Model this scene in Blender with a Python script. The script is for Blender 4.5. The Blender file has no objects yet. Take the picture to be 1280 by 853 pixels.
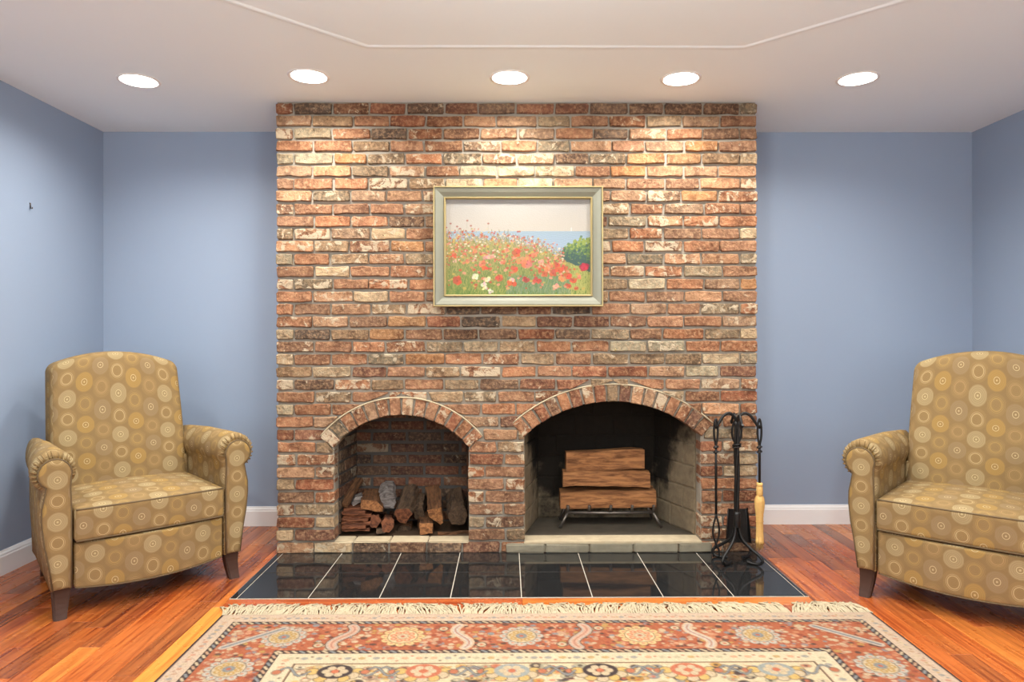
import bpy, bmesh, math, random
import numpy as np
from mathutils import Vector, Matrix

random.seed(7)
SC = bpy.context.scene
COL = SC.collection
PI = math.pi

# ------------------------------------------------------------------ camera
F_PX, W_PX, H_PX = 857.4, 1280, 853
CAM = Vector((-0.0535, -3.585, 1.139))
YAW, ROLL, HZ = 0.0070, -0.0016, 419.0          # HZ: image row of the horizon
fwd = Vector((math.sin(YAW), math.cos(YAW), 0))
rgt0 = Vector((math.cos(YAW), -math.sin(YAW), 0))
up0 = Vector((0, 0, 1))
rgt = rgt0 * math.cos(ROLL) + up0 * math.sin(ROLL)
upv = up0 * math.cos(ROLL) - rgt0 * math.sin(ROLL)
cd = bpy.data.cameras.new('camera')
cam = bpy.data.objects.new('camera', cd)
COL.objects.link(cam)
cd.sensor_width = 36.0
cd.lens = F_PX / W_PX * 36.0
cd.shift_y = -(426.5 - HZ) / W_PX
cd.clip_start = 0.02
cam.matrix_world = Matrix(((rgt.x, upv.x, -fwd.x, CAM.x), (rgt.y, upv.y, -fwd.y, CAM.y),
                           (rgt.z, upv.z, -fwd.z, CAM.z), (0, 0, 0, 1)))
SC.camera = cam

# ------------------------------------------------------------------ light level
FILL_MID = 14.5         # watts of each unseen downlight in the added middle row
LAMP_ROW = 10.5        # emission of the five downlights by the chimney
FILL_BACK = 110.0       # emission of the unseen rear downlights added as fill
FILL_GLOBE = 44.0       # emission of the assumed, unseen globe inside the octagon
FILL_PANE = 4.0        # fill glow of the two windows added behind the camera
wd = bpy.data.worlds.new('world')
SC.world = wd
wd.use_nodes = True
wd.node_tree.nodes['Background'].inputs[0].default_value = (0.8, 0.9, 1.0, 1)
wd.node_tree.nodes['Background'].inputs[1].default_value = 0.3
SC.view_settings.view_transform = 'Standard'
SC.view_settings.look = 'None'
SC.view_settings.gamma = 1.0
SC.view_settings.use_curve_mapping = False
SC.view_settings.exposure = 0.64
try:
    SC.cycles.use_denoising = True
    SC.cycles.max_bounces = 10
    SC.cycles.diffuse_bounces = 6
    SC.cycles.sample_clamp_indirect = 6.0
except Exception:
    pass


def ray(px, py):
    return rgt * ((px - 640) / F_PX) + upv * ((HZ - py) / F_PX) + fwd


def PY(px, py, y):                      # pixel -> point on the vertical plane at depth y
    d = ray(px, py)
    return CAM + d * ((y - CAM.y) / d.y)


def PZ(px, py, z):                      # pixel -> point on a horizontal plane
    d = ray(px, py)
    return CAM + d * ((z - CAM.z) / d.z)


def lin(r, g, b):
    f = lambda c: c / 12.92 if c <= 0.04045 else ((c + 0.055) / 1.055) ** 2.4
    return (f(r / 255), f(g / 255), f(b / 255), 1.0)


# ------------------------------------------------------------------ room numbers
H = 2.357
CW = 1.2546                 # half width of the chimney
YB = 0.529                  # back wall
XL, XR = -2.4644, 2.7498
YF = -5.6                   # wall behind the camera


# ------------------------------------------------------------------ object helpers
def obj(name, me, mat=None, parent=None, loc=None):
    if isinstance(me, bmesh.types.BMesh):
        bm = me
        me = bpy.data.meshes.new(name)
        bm.to_mesh(me)
        bm.free()
    o = bpy.data.objects.new(name, me)
    COL.objects.link(o)
    if mat is not None:
        for m in (mat if isinstance(mat, (list, tuple)) else [mat]):
            me.materials.append(m)
    if parent is not None:
        o.parent = parent
    if loc is not None:
        o.location = loc
    return o


def tag(o, label, cat, group=None):
    o['label'] = label
    o['category'] = cat
    if group:
        o['group'] = group
    return o


def struct(o):
    o['kind'] = 'structure'
    return o


def stuff(o):
    o['kind'] = 'stuff'
    return o


def empty(name, loc=(0, 0, 0), rz=0.0):
    o = bpy.data.objects.new(name, None)
    o.empty_display_size = 0.1
    COL.objects.link(o)
    o.location = loc
    o.rotation_euler = (0, 0, rz)
    return o


def smooth(o, angle=None):
    me = o.data
    me.polygons.foreach_set('use_smooth', [True] * len(me.polygons))
    if angle is not None:
        try:
            me.set_sharp_from_angle(angle=math.radians(angle))
        except Exception:
            pass
    return o


def add_box(bm, x0, x1, y0, y1, z0, z1, mi=0):
    vs = [bm.verts.new((x, y, z)) for z in (z0, z1) for y in (y0, y1) for x in (x0, x1)]
    for q in ((0, 2, 3, 1), (4, 5, 7, 6), (0, 1, 5, 4), (2, 6, 7, 3), (0, 4, 6, 2), (1, 3, 7, 5)):
        f = bm.faces.new([vs[i] for i in q])
        f.material_index = mi
    return vs


def box(name, x0, x1, y0, y1, z0, z1, mat, parent=None, bev=0.0, seg=2):
    bm = bmesh.new()
    add_box(bm, x0, x1, y0, y1, z0, z1)
    if bev > 0:
        bmesh.ops.bevel(bm, geom=list(bm.edges), offset=bev, segments=seg, affect='EDGES', profile=0.5)
    return obj(name, bm, mat, parent)


def add_tube(bm, pts, rad, sides=8, closed=False, flat=1.0, mi=0):
    pts = [Vector(p) for p in pts]
    n = len(pts)
    if not hasattr(rad, '__len__'):
        rad = [rad] * n
    rings = []
    ref = None
    for i, p in enumerate(pts):
        a = pts[(i - 1) % n] if (closed or i > 0) else pts[i]
        b = pts[(i + 1) % n] if (closed or i < n - 1) else pts[i]
        t = (b - a)
        t = t.normalized() if t.length > 1e-9 else Vector((0, 0, 1))
        if ref is None:
            ref = Vector((0, 0, 1)) if abs(t.z) < 0.9 else Vector((1, 0, 0))
        e1 = (ref - t * ref.dot(t))
        if e1.length < 1e-6:
            e1 = Vector((1, 0, 0)) - t * t.x
        e1.normalize()
        ref = e1
        e2 = t.cross(e1)
        rings.append([bm.verts.new(p + (e1 * math.cos(2 * PI * k / sides) * flat + e2 * math.sin(2 * PI * k / sides)) * rad[i])
                      for k in range(sides)])
    m = n if closed else n - 1
    for i in range(m):
        A, B = rings[i], rings[(i + 1) % n]
        for k in range(sides):
            f = bm.faces.new((A[k], A[(k + 1) % sides], B[(k + 1) % sides], B[k]))
            f.material_index = mi
            f.smooth = True
    if not closed:
        bm.faces.new(rings[0][::-1]).material_index = mi
        bm.faces.new(rings[-1]).material_index = mi


def tube(name, pts, rad, mat, parent=None, sides=8, closed=False, flat=1.0):
    bm = bmesh.new()
    add_tube(bm, pts, rad, sides, closed, flat)
    bmesh.ops.recalc_face_normals(bm, faces=bm.faces)
    return obj(name, bm, mat, parent)


def spline(pts, n=6):
    pts = [Vector(p) for p in pts]
    P = [pts[0] * 2 - pts[1]] + pts + [pts[-1] * 2 - pts[-2]]
    out = []
    for i in range(1, len(P) - 2):
        for k in range(n):
            t = k / n
            a, b, c, d = P[i - 1], P[i], P[i + 1], P[i + 2]
            out.append(0.5 * ((2 * b) + (c - a) * t + (2 * a - 5 * b + 4 * c - d) * t * t + (3 * b - a - 3 * c + d) * t ** 3))
    out.append(pts[-1])
    return out


def add_lathe(bm, prof, cx, cy, n=32, mi=0, cap0=False, cap1=False):
    rings = []
    for r, z in prof:
        rings.append([bm.verts.new((cx + r * math.cos(2 * PI * k / n), cy + r * math.sin(2 * PI * k / n), z)) for k in range(n)])
    for A, B in zip(rings, rings[1:]):
        for k in range(n):
            f = bm.faces.new((A[k], A[(k + 1) % n], B[(k + 1) % n], B[k]))
            f.material_index = mi
            f.smooth = True
    if cap0:
        bm.faces.new(rings[0][::-1]).material_index = mi
    if cap1:
        bm.faces.new(rings[-1]).material_index = mi


# ------------------------------------------------------------------ node helpers
class NT:
    def __init__(self, name, rough=0.5, spec=0.5, base=None):
        self.m = bpy.data.materials.new(name)
        self.m.use_nodes = True
        self.t = self.m.node_tree
        self.b = self.t.nodes['Principled BSDF']
        self.b.inputs['Roughness'].default_value = rough
        self.b.inputs['Specular IOR Level'].default_value = spec
        if base is not None:
            self.b.inputs['Base Color'].default_value = base

    def set(self, inp, v):
        if hasattr(v, 'links'):
            self.t.links.new(v, inp)
        elif isinstance(v, (tuple, list)) and len(v) == 3 and inp.type == 'RGBA':
            inp.default_value = (*v, 1)
        else:
            inp.default_value = v

    def n(self, typ, out=0, ins=None, **props):
        nd = self.t.nodes.new(typ)
        for k, v in props.items():
            setattr(nd, k, v)
        for k, v in (ins or {}).items():
            self.set(nd.inputs[k], v)
        self.last = nd
        return nd.outputs[out]

    def math(self, op, a, b=0.0, c=0.0, clamp=False):
        nd = self.t.nodes.new('ShaderNodeMath')
        nd.operation = op
        nd.use_clamp = clamp
        for i, v in enumerate((a, b, c)):
            self.set(nd.inputs[i], v)
        return nd.outputs[0]

    def vmath(self, op, a, b=(0, 0, 0), s=None):
        nd = self.t.nodes.new('ShaderNodeVectorMath')
        nd.operation = op
        self.set(nd.inputs[0], a)
        if s is not None:
            self.set(nd.inputs['Scale'], s)
        else:
            self.set(nd.inputs[1], b)
        return nd.outputs[0]

    def mix(self, fac, a, b, mode='MIX'):
        nd = self.t.nodes.new('ShaderNodeMix')
        nd.data_type = 'RGBA'
        nd.blend_type = mode
        self.set(nd.inputs['Factor'], fac)
        self.set(nd.inputs[6], a)
        self.set(nd.inputs[7], b)
        return nd.outputs[2]

    def noise(self, vec, scale, detail=4, rough=0.55, dist=0.0, out='Fac'):
        return self.n('ShaderNodeTexNoise', out, {'Vector': vec, 'Scale': scale, 'Detail': detail, 'Roughness': rough, 'Distortion': dist})

    def ramp(self, fac, stops, interp='LINEAR'):
        nd = self.t.nodes.new('ShaderNodeValToRGB')
        cr = nd.color_ramp
        cr.interpolation = interp
        while len(cr.elements) < len(stops):
            cr.elements.new(0.5)
        for e, (p, c) in zip(cr.elements, stops):
            e.position = p
            e.color = c if len(c) == 4 else (*c, 1)
        self.set(nd.inputs[0], fac)
        return nd.outputs[0]

    def step(self, x, lo, hi):             # smooth 0..1
        nd = self.t.nodes.new('ShaderNodeMapRange')
        nd.interpolation_type = 'SMOOTHSTEP'
        self.set(nd.inputs[0], x)
        self.set(nd.inputs[1], lo)
        self.set(nd.inputs[2], hi)
        return nd.outputs[0]

    def bump(self, h, strength=0.3, dist=0.01):
        o = self.n('ShaderNodeBump', 0, {'Height': h, 'Strength': strength, 'Distance': dist})
        self.t.links.new(o, self.b.inputs['Normal'])

    def color(self, c):
        self.set(self.b.inputs['Base Color'], c)
        return self

    def rough(self, r):
        self.set(self.b.inputs['Roughness'], r)

    def objv(self, jitter=True):
        co = self.n('ShaderNodeTexCoord', 'Object')
        if not jitter:
            return co
        rnd = self.n('ShaderNodeObjectInfo', 'Random')
        off = self.n('ShaderNodeCombineXYZ', 0, {0: self.math('MULTIPLY', rnd, 37.0), 1: self.math('MULTIPLY', rnd, 91.0), 2: self.math('MULTIPLY', rnd, 13.0)})
        return self.vmath('ADD', co, off)


def paint_mat(name, rgb, rough=0.55, bump=0.05):
    k = NT(name, rough, 0.35)
    co = k.objv(False)
    n1 = k.noise(co, 1.3, 3)
    c = k.mix(k.math('MULTIPLY', n1, 0.12), rgb, tuple(x * 0.8 for x in rgb[:3]))
    k.color(c)
    k.bump(k.noise(co, 160, 3), bump, 0.003)
    return k.m


def brick_mat(name, island=False, darken=0.0):
    k = NT(name, 0.85, 0.25)
    if island:
        co0 = k.n('ShaderNodeTexCoord', 'Object')
        rnd = k.n('ShaderNodeNewGeometry', 'Random Per Island')
        co = k.vmath('ADD', co0, k.n('ShaderNodeCombineXYZ', 0, {0: k.math('MULTIPLY', rnd, 31.0)}))
        base = k.ramp(rnd, [(0, lin(178, 104, 74)), (0.3, lin(150, 80, 60)), (0.5, lin(186, 128, 96)), (0.7, lin(120, 88, 74)), (0.85, lin(200, 175, 150)), (1.0, lin(170, 98, 66))], 'CONSTANT')
        lime = k.math('MULTIPLY', k.math('FRACT', k.math('MULTIPLY', rnd, 17.0)), 0.6)
    else:
        co = k.objv()
        oi = k.n('ShaderNodeObjectInfo', 'Color')
        lime = k.last.outputs['Alpha']
        base = oi
    n1 = k.noise(co, 14, 5, 0.6)
    n2 = k.noise(co, 60, 4, 0.65)
    n3 = k.noise(co, 22, 6, 0.65, 0.6)
    c = k.mix(k.step(n1, 0.35, 0.72), base, k.mix(1.0, base, (0.42, 0.36, 0.34, 1), 'MULTIPLY'))
    c = k.mix(k.math('MULTIPLY', k.step(n2, 0.42, 0.7), 0.6), c, k.mix(0.6, base, lin(200, 162, 122)))
    # lime and old mortar smeared over the face
    th = k.math('SUBTRACT', 0.80, k.math('MULTIPLY', lime, 0.5))
    m = k.step(n3, th, k.math('ADD', th, 0.07))
    c = k.mix(k.math('MULTIPLY', m, 0.85), c, lin(176, 160, 134))
    pit = k.step(k.noise(co, 95, 2), 0.66, 0.74)
    c = k.mix(k.math('MULTIPLY', pit, 0.55), c, lin(70, 52, 46))
    if darken:
        c = k.mix(darken, c, lin(40, 34, 32))  # mixes the whole brick evenly towards near-black
    k.color(c)
    h = k.math('ADD', k.math('MULTIPLY', n2, 0.5), k.math('ADD', k.math('MULTIPLY', n3, 1.0), k.math('MULTIPLY', pit, -0.5)))
    k.bump(h, 1.0, 0.011)
    return k.m


def wood_floor_mat(name, island=False):
    k = NT(name, 0.22, 0.5)
    co = k.objv(not island)
    if island:
        rnd = k.n('ShaderNodeNewGeometry', 'Random Per Island')
        base = k.ramp(rnd, [(0, lin(150, 72, 36)), (0.3, lin(176, 92, 44)), (0.55, lin(128, 54, 32)), (0.8, lin(190, 108, 52)), (1, lin(140, 64, 36))])
        co = k.vmath('ADD', co, k.n('ShaderNodeCombineXYZ', 0, {0: k.math('MULTIPLY', rnd, 31.0)}))
    else:
        base = k.n('ShaderNodeObjectInfo', 'Color')
    st = k.n('ShaderNodeMapping', 0, {'Vector': co, 'Scale': (1.0, 0.035, 1.0)})
    g = k.noise(st, 70, 5, 0.6, 0.4)
    g2 = k.noise(st, 16, 3, 0.5, 0.8)
    c = k.mix(k.step(g, 0.38, 0.72), k.mix(0.22, base, lin(235, 150, 70)), k.mix(1.0, base, (0.62, 0.5, 0.45, 1), 'MULTIPLY'))
    c = k.mix(k.math('MULTIPLY', k.step(g2, 0.45, 0.7), 0.3), c, k.mix(1.0, base, (0.7, 0.55, 0.5, 1), 'MULTIPLY'))
    k.color(c)
    k.rough(k.math('ADD', 0.20, k.math('MULTIPLY', k.noise(co, 6, 3), 0.16)))
    k.bump(g, 0.06, 0.002)
    k.b.inputs['Coat Weight'].default_value = 0.25
    k.b.inputs['Coat Roughness'].default_value = 0.12
    return k.m


def vcol_mat(name, rough=0.9, bump=0.0, scale=300, spec=0.2, fib=0.0):
    k = NT(name, rough, spec)
    c = k.n('ShaderNodeVertexColor', 0, layer_name='Col')
    co = k.objv(False)
    nz = k.noise(co, scale, 3)
    if fib:
        c = k.mix(k.math('MULTIPLY', nz, fib), c, k.mix(1.0, c, (0.6, 0.6, 0.6, 1), 'MULTIPLY'))
    k.color(c)
    if bump:
        k.bump(nz, bump, 0.004)
    return k.m


def plain(name, rgb, rough=0.5, metal=0.0, spec=0.5, nscale=40, namp=0.15, bump=0.0, jitter=False):
    k = NT(name, rough, spec)
    k.b.inputs['Metallic'].default_value = metal
    co = k.objv(jitter)
    n = k.noise(co, nscale, 4)
    k.color(k.mix(k.math('MULTIPLY', n, namp * 2), rgb, tuple(x * 0.6 for x in rgb[:3])))
    if bump:
        k.bump(n, bump, 0.004)
    return k.m


def emis(name, rgb, s):
    m = bpy.data.materials.new(name)
    m.use_nodes = True
    b = m.node_tree.nodes['Principled BSDF']
    b.inputs['Base Color'].default_value = (0.8, 0.8, 0.8, 1)
    b.inputs['Emission Color'].default_value = (*rgb[:3], 1)
    b.inputs['Emission Strength'].default_value = s
    return m


def fabric_mat():
    k = NT('circle_fabric', 0.85, 0.25)
    uv = k.n('ShaderNodeTexCoord', 'UV')
    s = k.n('ShaderNodeSeparateXYZ', 0, {0: uv})
    u, v = k.last.outputs[0], k.last.outputs[1]
    PC, REP = 0.0745, 0.168
    uu = k.math('DIVIDE', u, PC)
    c = k.math('FLOOR', uu)
    fu = k.math('MULTIPLY', k.math('SUBTRACT', k.math('SUBTRACT', uu, c), 0.5), PC)
    vv = k.math('ADD', k.math('DIVIDE', v, REP), k.math('MULTIPLY', c, 0.6667))
    fv = k.math('FRACT', vv)
    dv = k.math('MULTIPLY', k.math('SUBTRACT', fv, 0.5), REP)
    ds = k.math('MULTIPLY', k.math('MINIMUM', fv, k.math('SUBTRACT', 1.0, fv)), REP)
    hyp = lambda a, b: k.math('SQRT', k.math('ADD', k.math('MULTIPLY', a, a), k.math('MULTIPLY', b, b)))
    db, dm = hyp(fu, dv), hyp(fu, ds)
    kind = k.math('FLOORED_MODULO', c, 3.0)
    big = k.ramp(k.math('DIVIDE', kind, 3.0), [(0, lin(162, 146, 110)), (0.2, lin(160, 128, 70)), (0.55, lin(138, 118, 90))], 'CONSTANT')
    co = k.n('ShaderNodeTexCoord', 'UV')
    weave = k.noise(co, 900, 2)
    blotch = k.noise(co, 9, 3)
    base = k.mix(k.math('MULTIPLY', blotch, 0.5), lin(132, 108, 72), lin(110, 90, 60))
    # fine line rings on the ground round every circle
    lines = k.step(k.math('SINE', k.math('MULTIPLY', dm, 1500.0)), 0.2, 0.9)
    halo = k.math('MULTIPLY', lines, k.math('SUBTRACT', 1.0, k.step(dm, 0.036, 0.044)))
    c1 = k.mix(k.math('MULTIPLY', halo, 0.22), base, lin(196, 164, 104))

    def ring(d, r, w):
        return k.math('SUBTRACT', 1.0, k.step(k.math('ABSOLUTE', k.math('SUBTRACT', d, r)), w * 0.5, w))
    rr = k.math('MAXIMUM', ring(dm, 0.0215, 0.0022), k.math('MULTIPLY', ring(dm, 0.027, 0.0016), 0.6))
    sm = k.ramp(k.math('DIVIDE', kind, 3.0), [(0, lin(205, 184, 138)), (0.2, lin(176, 146, 84)), (0.55, lin(172, 140, 98))], 'CONSTANT')
    c1 = k.mix(k.math('MULTIPLY', rr, 0.42), c1, sm)
    disc = k.math('SUBTRACT', 1.0, k.step(dm, 0.0125, 0.0145))
    c1 = k.mix(k.math('MULTIPLY', disc, 0.2), c1, lin(126, 102, 70))
    inb = k.math('SUBTRACT', 1.0, k.step(db, 0.0375, 0.0395))
    bl = k.step(k.math('SINE', k.math('MULTIPLY', db, 900.0)), -0.2, 0.8)
    bc = k.mix(k.math('MULTIPLY', bl, 0.42), big, lin(132, 108, 68))
    core = k.math('MAXIMUM', ring(db, 0.012, 0.002), k.math('SUBTRACT', 1.0, k.step(db, 0.003, 0.004)))
    bc = k.mix(k.math('MULTIPLY', core, 0.6), bc, lin(224, 206, 160))
    eye = k.math('MULTIPLY', k.math('SUBTRACT', 1.0, k.step(db, 0.0105, 0.0115)), k.step(db, 0.004, 0.005))
    bc = k.mix(k.math('MULTIPLY', eye, 0.35), bc, lin(126, 104, 70))
    c2 = k.mix(k.math('MULTIPLY', inb, 0.62), c1, bc)
    c2 = k.mix(k.math('MULTIPLY', weave, 0.22), c2, k.mix(1.0, c2, (0.6, 0.6, 0.6, 1), 'MULTIPLY'))
    k.color(c2)
    k.b.inputs['Specular IOR Level'].default_value = 0.12
    k.bump(k.math('ADD', k.math('MULTIPLY', weave, 0.3), k.noise(co, 16, 3)), 0.25, 0.006)
    return k.m


M = {}
M['wall'] = paint_mat('blue_wall_paint', lin(147, 162, 182), 0.5)
M['ceil'] = paint_mat('ceiling_paint', lin(234, 243, 247), 0.75)
M['white'] = paint_mat('white_trim_paint', lin(242, 242, 240), 0.35, 0.02)
M['brick'] = brick_mat('reclaimed_brick')
M['brick_joined'] = brick_mat('reclaimed_brick_joined', True)
M['brick_niche'] = brick_mat('sooty_niche_brick', False, 0.45)  # darker than the face bricks
M['mortar'] = plain('grey_mortar', lin(150, 142, 128), 0.9, 0, 0.2, 60, 0.25, 0.6)
M['mortar_pale'] = plain('pale_mortar_wash', lin(186, 170, 140), 0.9, 0, 0.2, 24, 0.5, 0.7)
M['mortar_dark'] = plain('sooty_mortar', lin(84, 80, 76), 0.95, 0, 0.1, 25, 0.3, 0.5)  # darker mortar for the niche
M['floor'] = wood_floor_mat('cherry_floorboard')
M['floor_joined'] = wood_floor_mat('cherry_floorboards_joined', True)
M['subfloor'] = plain('subfloor_shadow_gap', lin(50, 26, 16), 0.8)  # dark brown base below the boards
M['tile'] = plain('polished_black_tile', (0.016, 0.016, 0.016, 1), 0.05, 0, 0.85, 8, 0.3)
M['grout'] = plain('pale_grout', lin(176, 168, 152), 0.8)
M['fabric'] = fabric_mat()
M['piping'] = plain('brown_piping', lin(92, 74, 46), 0.8)
M['leg'] = plain('dark_walnut_leg', lin(66, 42, 30), 0.5, 0, 0.3, 25, 0.3)
M['iron'] = plain('black_wrought_iron', (0.018, 0.017, 0.016, 1), 0.42, 0.6, 0.5, 60, 0.3, 0.3)
M['steel'] = plain('worn_steel', lin(120, 112, 104), 0.45, 0.8, 0.5, 50, 0.3, 0.3)
M['broom'] = plain('straw_broom', lin(208, 166, 98), 0.7, 0, 0.3, 60, 0.2, 0.3)
M['gold'] = plain('pale_gold_lip', lin(168, 150, 102), 0.35, 0.3)
M['frame'] = plain('silver_sage_frame', lin(126, 126, 110), 0.4, 0.1, 0.5, 18, 0.18)
M['frame_in'] = plain('frame_back_board', lin(120, 100, 70), 0.7)
M['paint'] = vcol_mat('oil_painting', 0.5, 0.25, 220, 0.3)
M['rug'] = vcol_mat('woven_rug', 0.95, 0.6, 420, 0.1, 0.5)
M['fringe'] = plain('cream_cotton_fringe', lin(176, 162, 134), 0.9, 0, 0.2, 200, 0.2)
M['lens'] = emis('downlight_lens', (1.0, 0.97, 0.92), 14.0)
M['lens_back'] = emis('downlight_lens_rear', (1.0, 0.97, 0.93), FILL_BACK)
M['globe'] = emis('opal_glass_globe', (0.93, 0.98, 1.0), FILL_GLOBE)
M['trim'] = plain('white_lamp_trim', lin(238, 236, 232), 0.4)


# ------------------------------------------------------------------ ceiling with holes for the downlights
ROWL = [PZ(173.5, 101, H), PZ(386, 95.5, H), PZ(637, 97, H), PZ(851, 98.5, H), PZ(1072, 98.5, H)]
ADDED_MIDL = [Vector((x, -1.9, H)) for x in (-1.85, -0.6, 0.75, 2.0)]  # row added out of view for more light from above
ADDED_BACKL = [Vector((x, y, H)) for y in (-3.5, -4.9) for x in (-1.7, 1.9)]  # added behind the camera to brighten the room
HOLE = 0.083
CELL = 0.14


def ring_cell(bm, cx, cy, x0, x1, y0, y1, n=32):
    circ = [bm.verts.new((cx + HOLE * math.cos(2 * PI * k / n), cy + HOLE * math.sin(2 * PI * k / n), H)) for k in range(n)]
    rect = []
    for k in range(n):
        a = 2 * PI * k / n
        c, s = math.cos(a), math.sin(a)
        t = min(((x1 - cx) if c > 0 else (x0 - cx)) / c if abs(c) > 1e-6 else 9, ((y1 - cy) if s > 0 else (y0 - cy)) / s if abs(s) > 1e-6 else 9)
        rect.append(bm.verts.new((cx + t * c, cy + t * s, H)))
    for k in range(n):
        bm.faces.new((circ[k], rect[k], rect[(k + 1) % n], circ[(k + 1) % n]))




bm = bmesh.new()


def quad(bm, x0, x1, y0, y1, z):
    if x1 - x0 < 1e-6 or y1 - y0 < 1e-6:
        return
    bm.faces.new([bm.verts.new(p) for p in ((x0, y0, z), (x0, y1, z), (x1, y1, z), (x1, y0, z))])


def lamp_strip(bm, lamps, y0, y1):
    lamps = sorted(lamps, key=lambda p: p.x)
    x = XL - 0.1
    for p in lamps:
        a, b = p.x - CELL, p.x + CELL
        quad(bm, x, a, y0, y1, H)
        quad(bm, a, b, y0, p.y - CELL, H)
        quad(bm, a, b, p.y + CELL, y1, H)
        ring_cell(bm, p.x, p.y, a, b, p.y - CELL, p.y + CELL)
        # the four corners the radial quads leave out
        x = b
    quad(bm, x, XR + 0.1, y0, y1, H)


ya = min(p.y for p in ROWL) - CELL - 0.01
yb_ = max(p.y for p in ROWL) + CELL + 0.01
quad(bm, XL - 0.1, XR + 0.1, yb_, YB + 0.1, H)
lamp_strip(bm, ROWL, ya, yb_)
quad(bm, XL - 0.1, XR + 0.1, -1.74, ya, H)
lamp_strip(bm, ADDED_MIDL, -2.06, -1.74)
quad(bm, XL - 0.1, XR + 0.1, -3.34, -2.06, H)
lamp_strip(bm, ADDED_BACKL[:2], -3.66, -3.34)
quad(bm, XL - 0.1, XR + 0.1, -4.74, -3.66, H)
lamp_strip(bm, ADDED_BACKL[2:], -5.06, -4.74)
quad(bm, XL - 0.1, XR + 0.1, YF - 0.1, -5.06, H)
# slab above, so that the ceiling has a thickness
quad(bm, XL - 0.1, XR + 0.1, YF - 0.1, YB + 0.1, H + 0.12)
bmesh.ops.remove_doubles(bm, verts=bm.verts, dist=1e-5)
ceiling = struct(obj('ceiling', bm, M['ceil']))

# thin moulding in the shape of an octagon
c0 = PZ(460, 56, H)
c1 = PZ(930, 57, H)
d0 = PZ(292, 0, H)
d1 = PZ(1122, 0, H)
ext = 1.05 / max(1e-3, (c0 - d0).length)
e0 = c0 + (d0 - c0) * ext
e1 = c1 + (d1 - c1) * ext
oct_in = [c0, c1, e1, Vector((e1.x, -3.0, H)), Vector((c1.x, -3.75, H)), Vector((c0.x, -3.75, H)), Vector((e0.x, -3.0, H)), e0]
cen = sum((Vector(p) for p in oct_in), Vector()) / 8
bm = bmesh.new()
prof = [(0.0, 0.0), (0.012, -0.0035), (0.024, -0.0035), (0.036, 0.0)]
rings = []
for i, p in enumerate(oct_in):
    a, b = oct_in[i - 1], oct_in[(i + 1) % 8]
    t1, t2 = (p - a).normalized(), (b - p).normalized()
    n1, n2 = Vector((t1.y, -t1.x, 0)), Vector((t2.y, -t2.x, 0))
    m = (n1 + n2).normalized()
    m /= max(0.3, m.dot(n1))
    if m.dot(p - cen) < 0:
        m = -m
    rings.append([bm.verts.new(Vector((p.x, p.y, H + dz)) + m * r) for r, dz in prof])
for i in range(8):
    A, B = rings[i], rings[(i + 1) % 8]
    for k in range(len(prof) - 1):
        bm.faces.new((A[k], A[k + 1], B[k + 1], B[k]))
bmesh.ops.recalc_face_normals(bm, faces=bm.faces)
struct(obj('trim_1', bm, M['ceil']))

# ------------------------------------------------------------------ walls and floor base
struct(box('wall_left', XL - 0.1, XL, YF - 0.1, YB + 0.1, -0.02, H, M['wall']))
struct(box('wall_right', XR, XR + 0.1, YF - 0.1, YB + 0.1, -0.02, H, M['wall']))
struct(box('wall_back', XL, XR, YB, YB + 0.1, -0.02, H, M['wall']))
struct(box('wall_front', XL, XR, YF - 0.1, YF, -0.02, H, M['white']))
for n_, xc_ in ((1, -1.2), (2, 1.4)):  # windows added behind the camera; their glowing panes are fill light
    w_ = struct(empty('window_%d' % n_, (xc_, YF, 0.75)))
    box('pane', -0.72, 0.72, 0.006, 0.012, 0.05, 1.35, emis('daylight_pane', (0.93, 0.97, 1.0), FILL_PANE), w_)
    for a_, b_, c_, d_ in ((-0.80, -0.72, 0, 1.40), (0.72, 0.80, 0, 1.40), (-0.72, 0.72, 0, 0.05), (-0.72, 0.72, 1.35, 1.40), (-0.02, 0.02, 0.05, 1.35)):
        box('window_frame', a_, b_, 0.0, 0.03, c_, d_, M['white'], w_)
floor = struct(box('floor', XL, XR, YF, YB, -0.06, -0.018, M['subfloor']))


def baseboard(name, p, q, nrm):
    """profiled board from p to q (xy), growing along nrm away from the wall"""
    prof = [(0, 0.0), (0.014, 0.0), (0.014, 0.088), (0.011, 0.094), (0.011, 0.100), (0.006, 0.108), (0.004, 0.116), (0, 0.116)]
    bm = bmesh.new()
    R_ = []
    for e in (p, q):
        R_.append([bm.verts.new((e[0] + nrm[0] * d, e[1] + nrm[1] * d, z)) for d, z in prof])
    n = len(prof)
    for k in range(n):
        bm.faces.new((R_[0][k], R_[0][(k + 1) % n], R_[1][(k + 1) % n], R_[1][k]))
    bm.faces.new(R_[0])
    bm.faces.new(R_[1][::-1])
    bmesh.ops.recalc_face_normals(bm, faces=bm.faces)
    return struct(obj(name, bm, M['white']))


baseboard('baseboard_left', (XL, YF), (XL, YB), (1, 0))
baseboard('baseboard_right', (XR, YF), (XR, YB), (-1, 0))
baseboard('baseboard_back_left', (XL + 0.014, YB), (-CW + 0.01, YB), (0, -1))
baseboard('baseboard_back_right', (CW - 0.01, YB), (XR - 0.014, YB), (0, -1))

# ------------------------------------------------------------------ floorboards
PW = 0.0826
HD = 0.618                       # depth of the hearth in front of the chimney
PLANK = [lin(170, 86, 40), lin(186, 104, 46), lin(150, 64, 32), lin(178, 84, 38), lin(112, 44, 30), lin(202, 120, 54), lin(164, 76, 38), lin(134, 56, 34), lin(194, 110, 48)]


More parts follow.
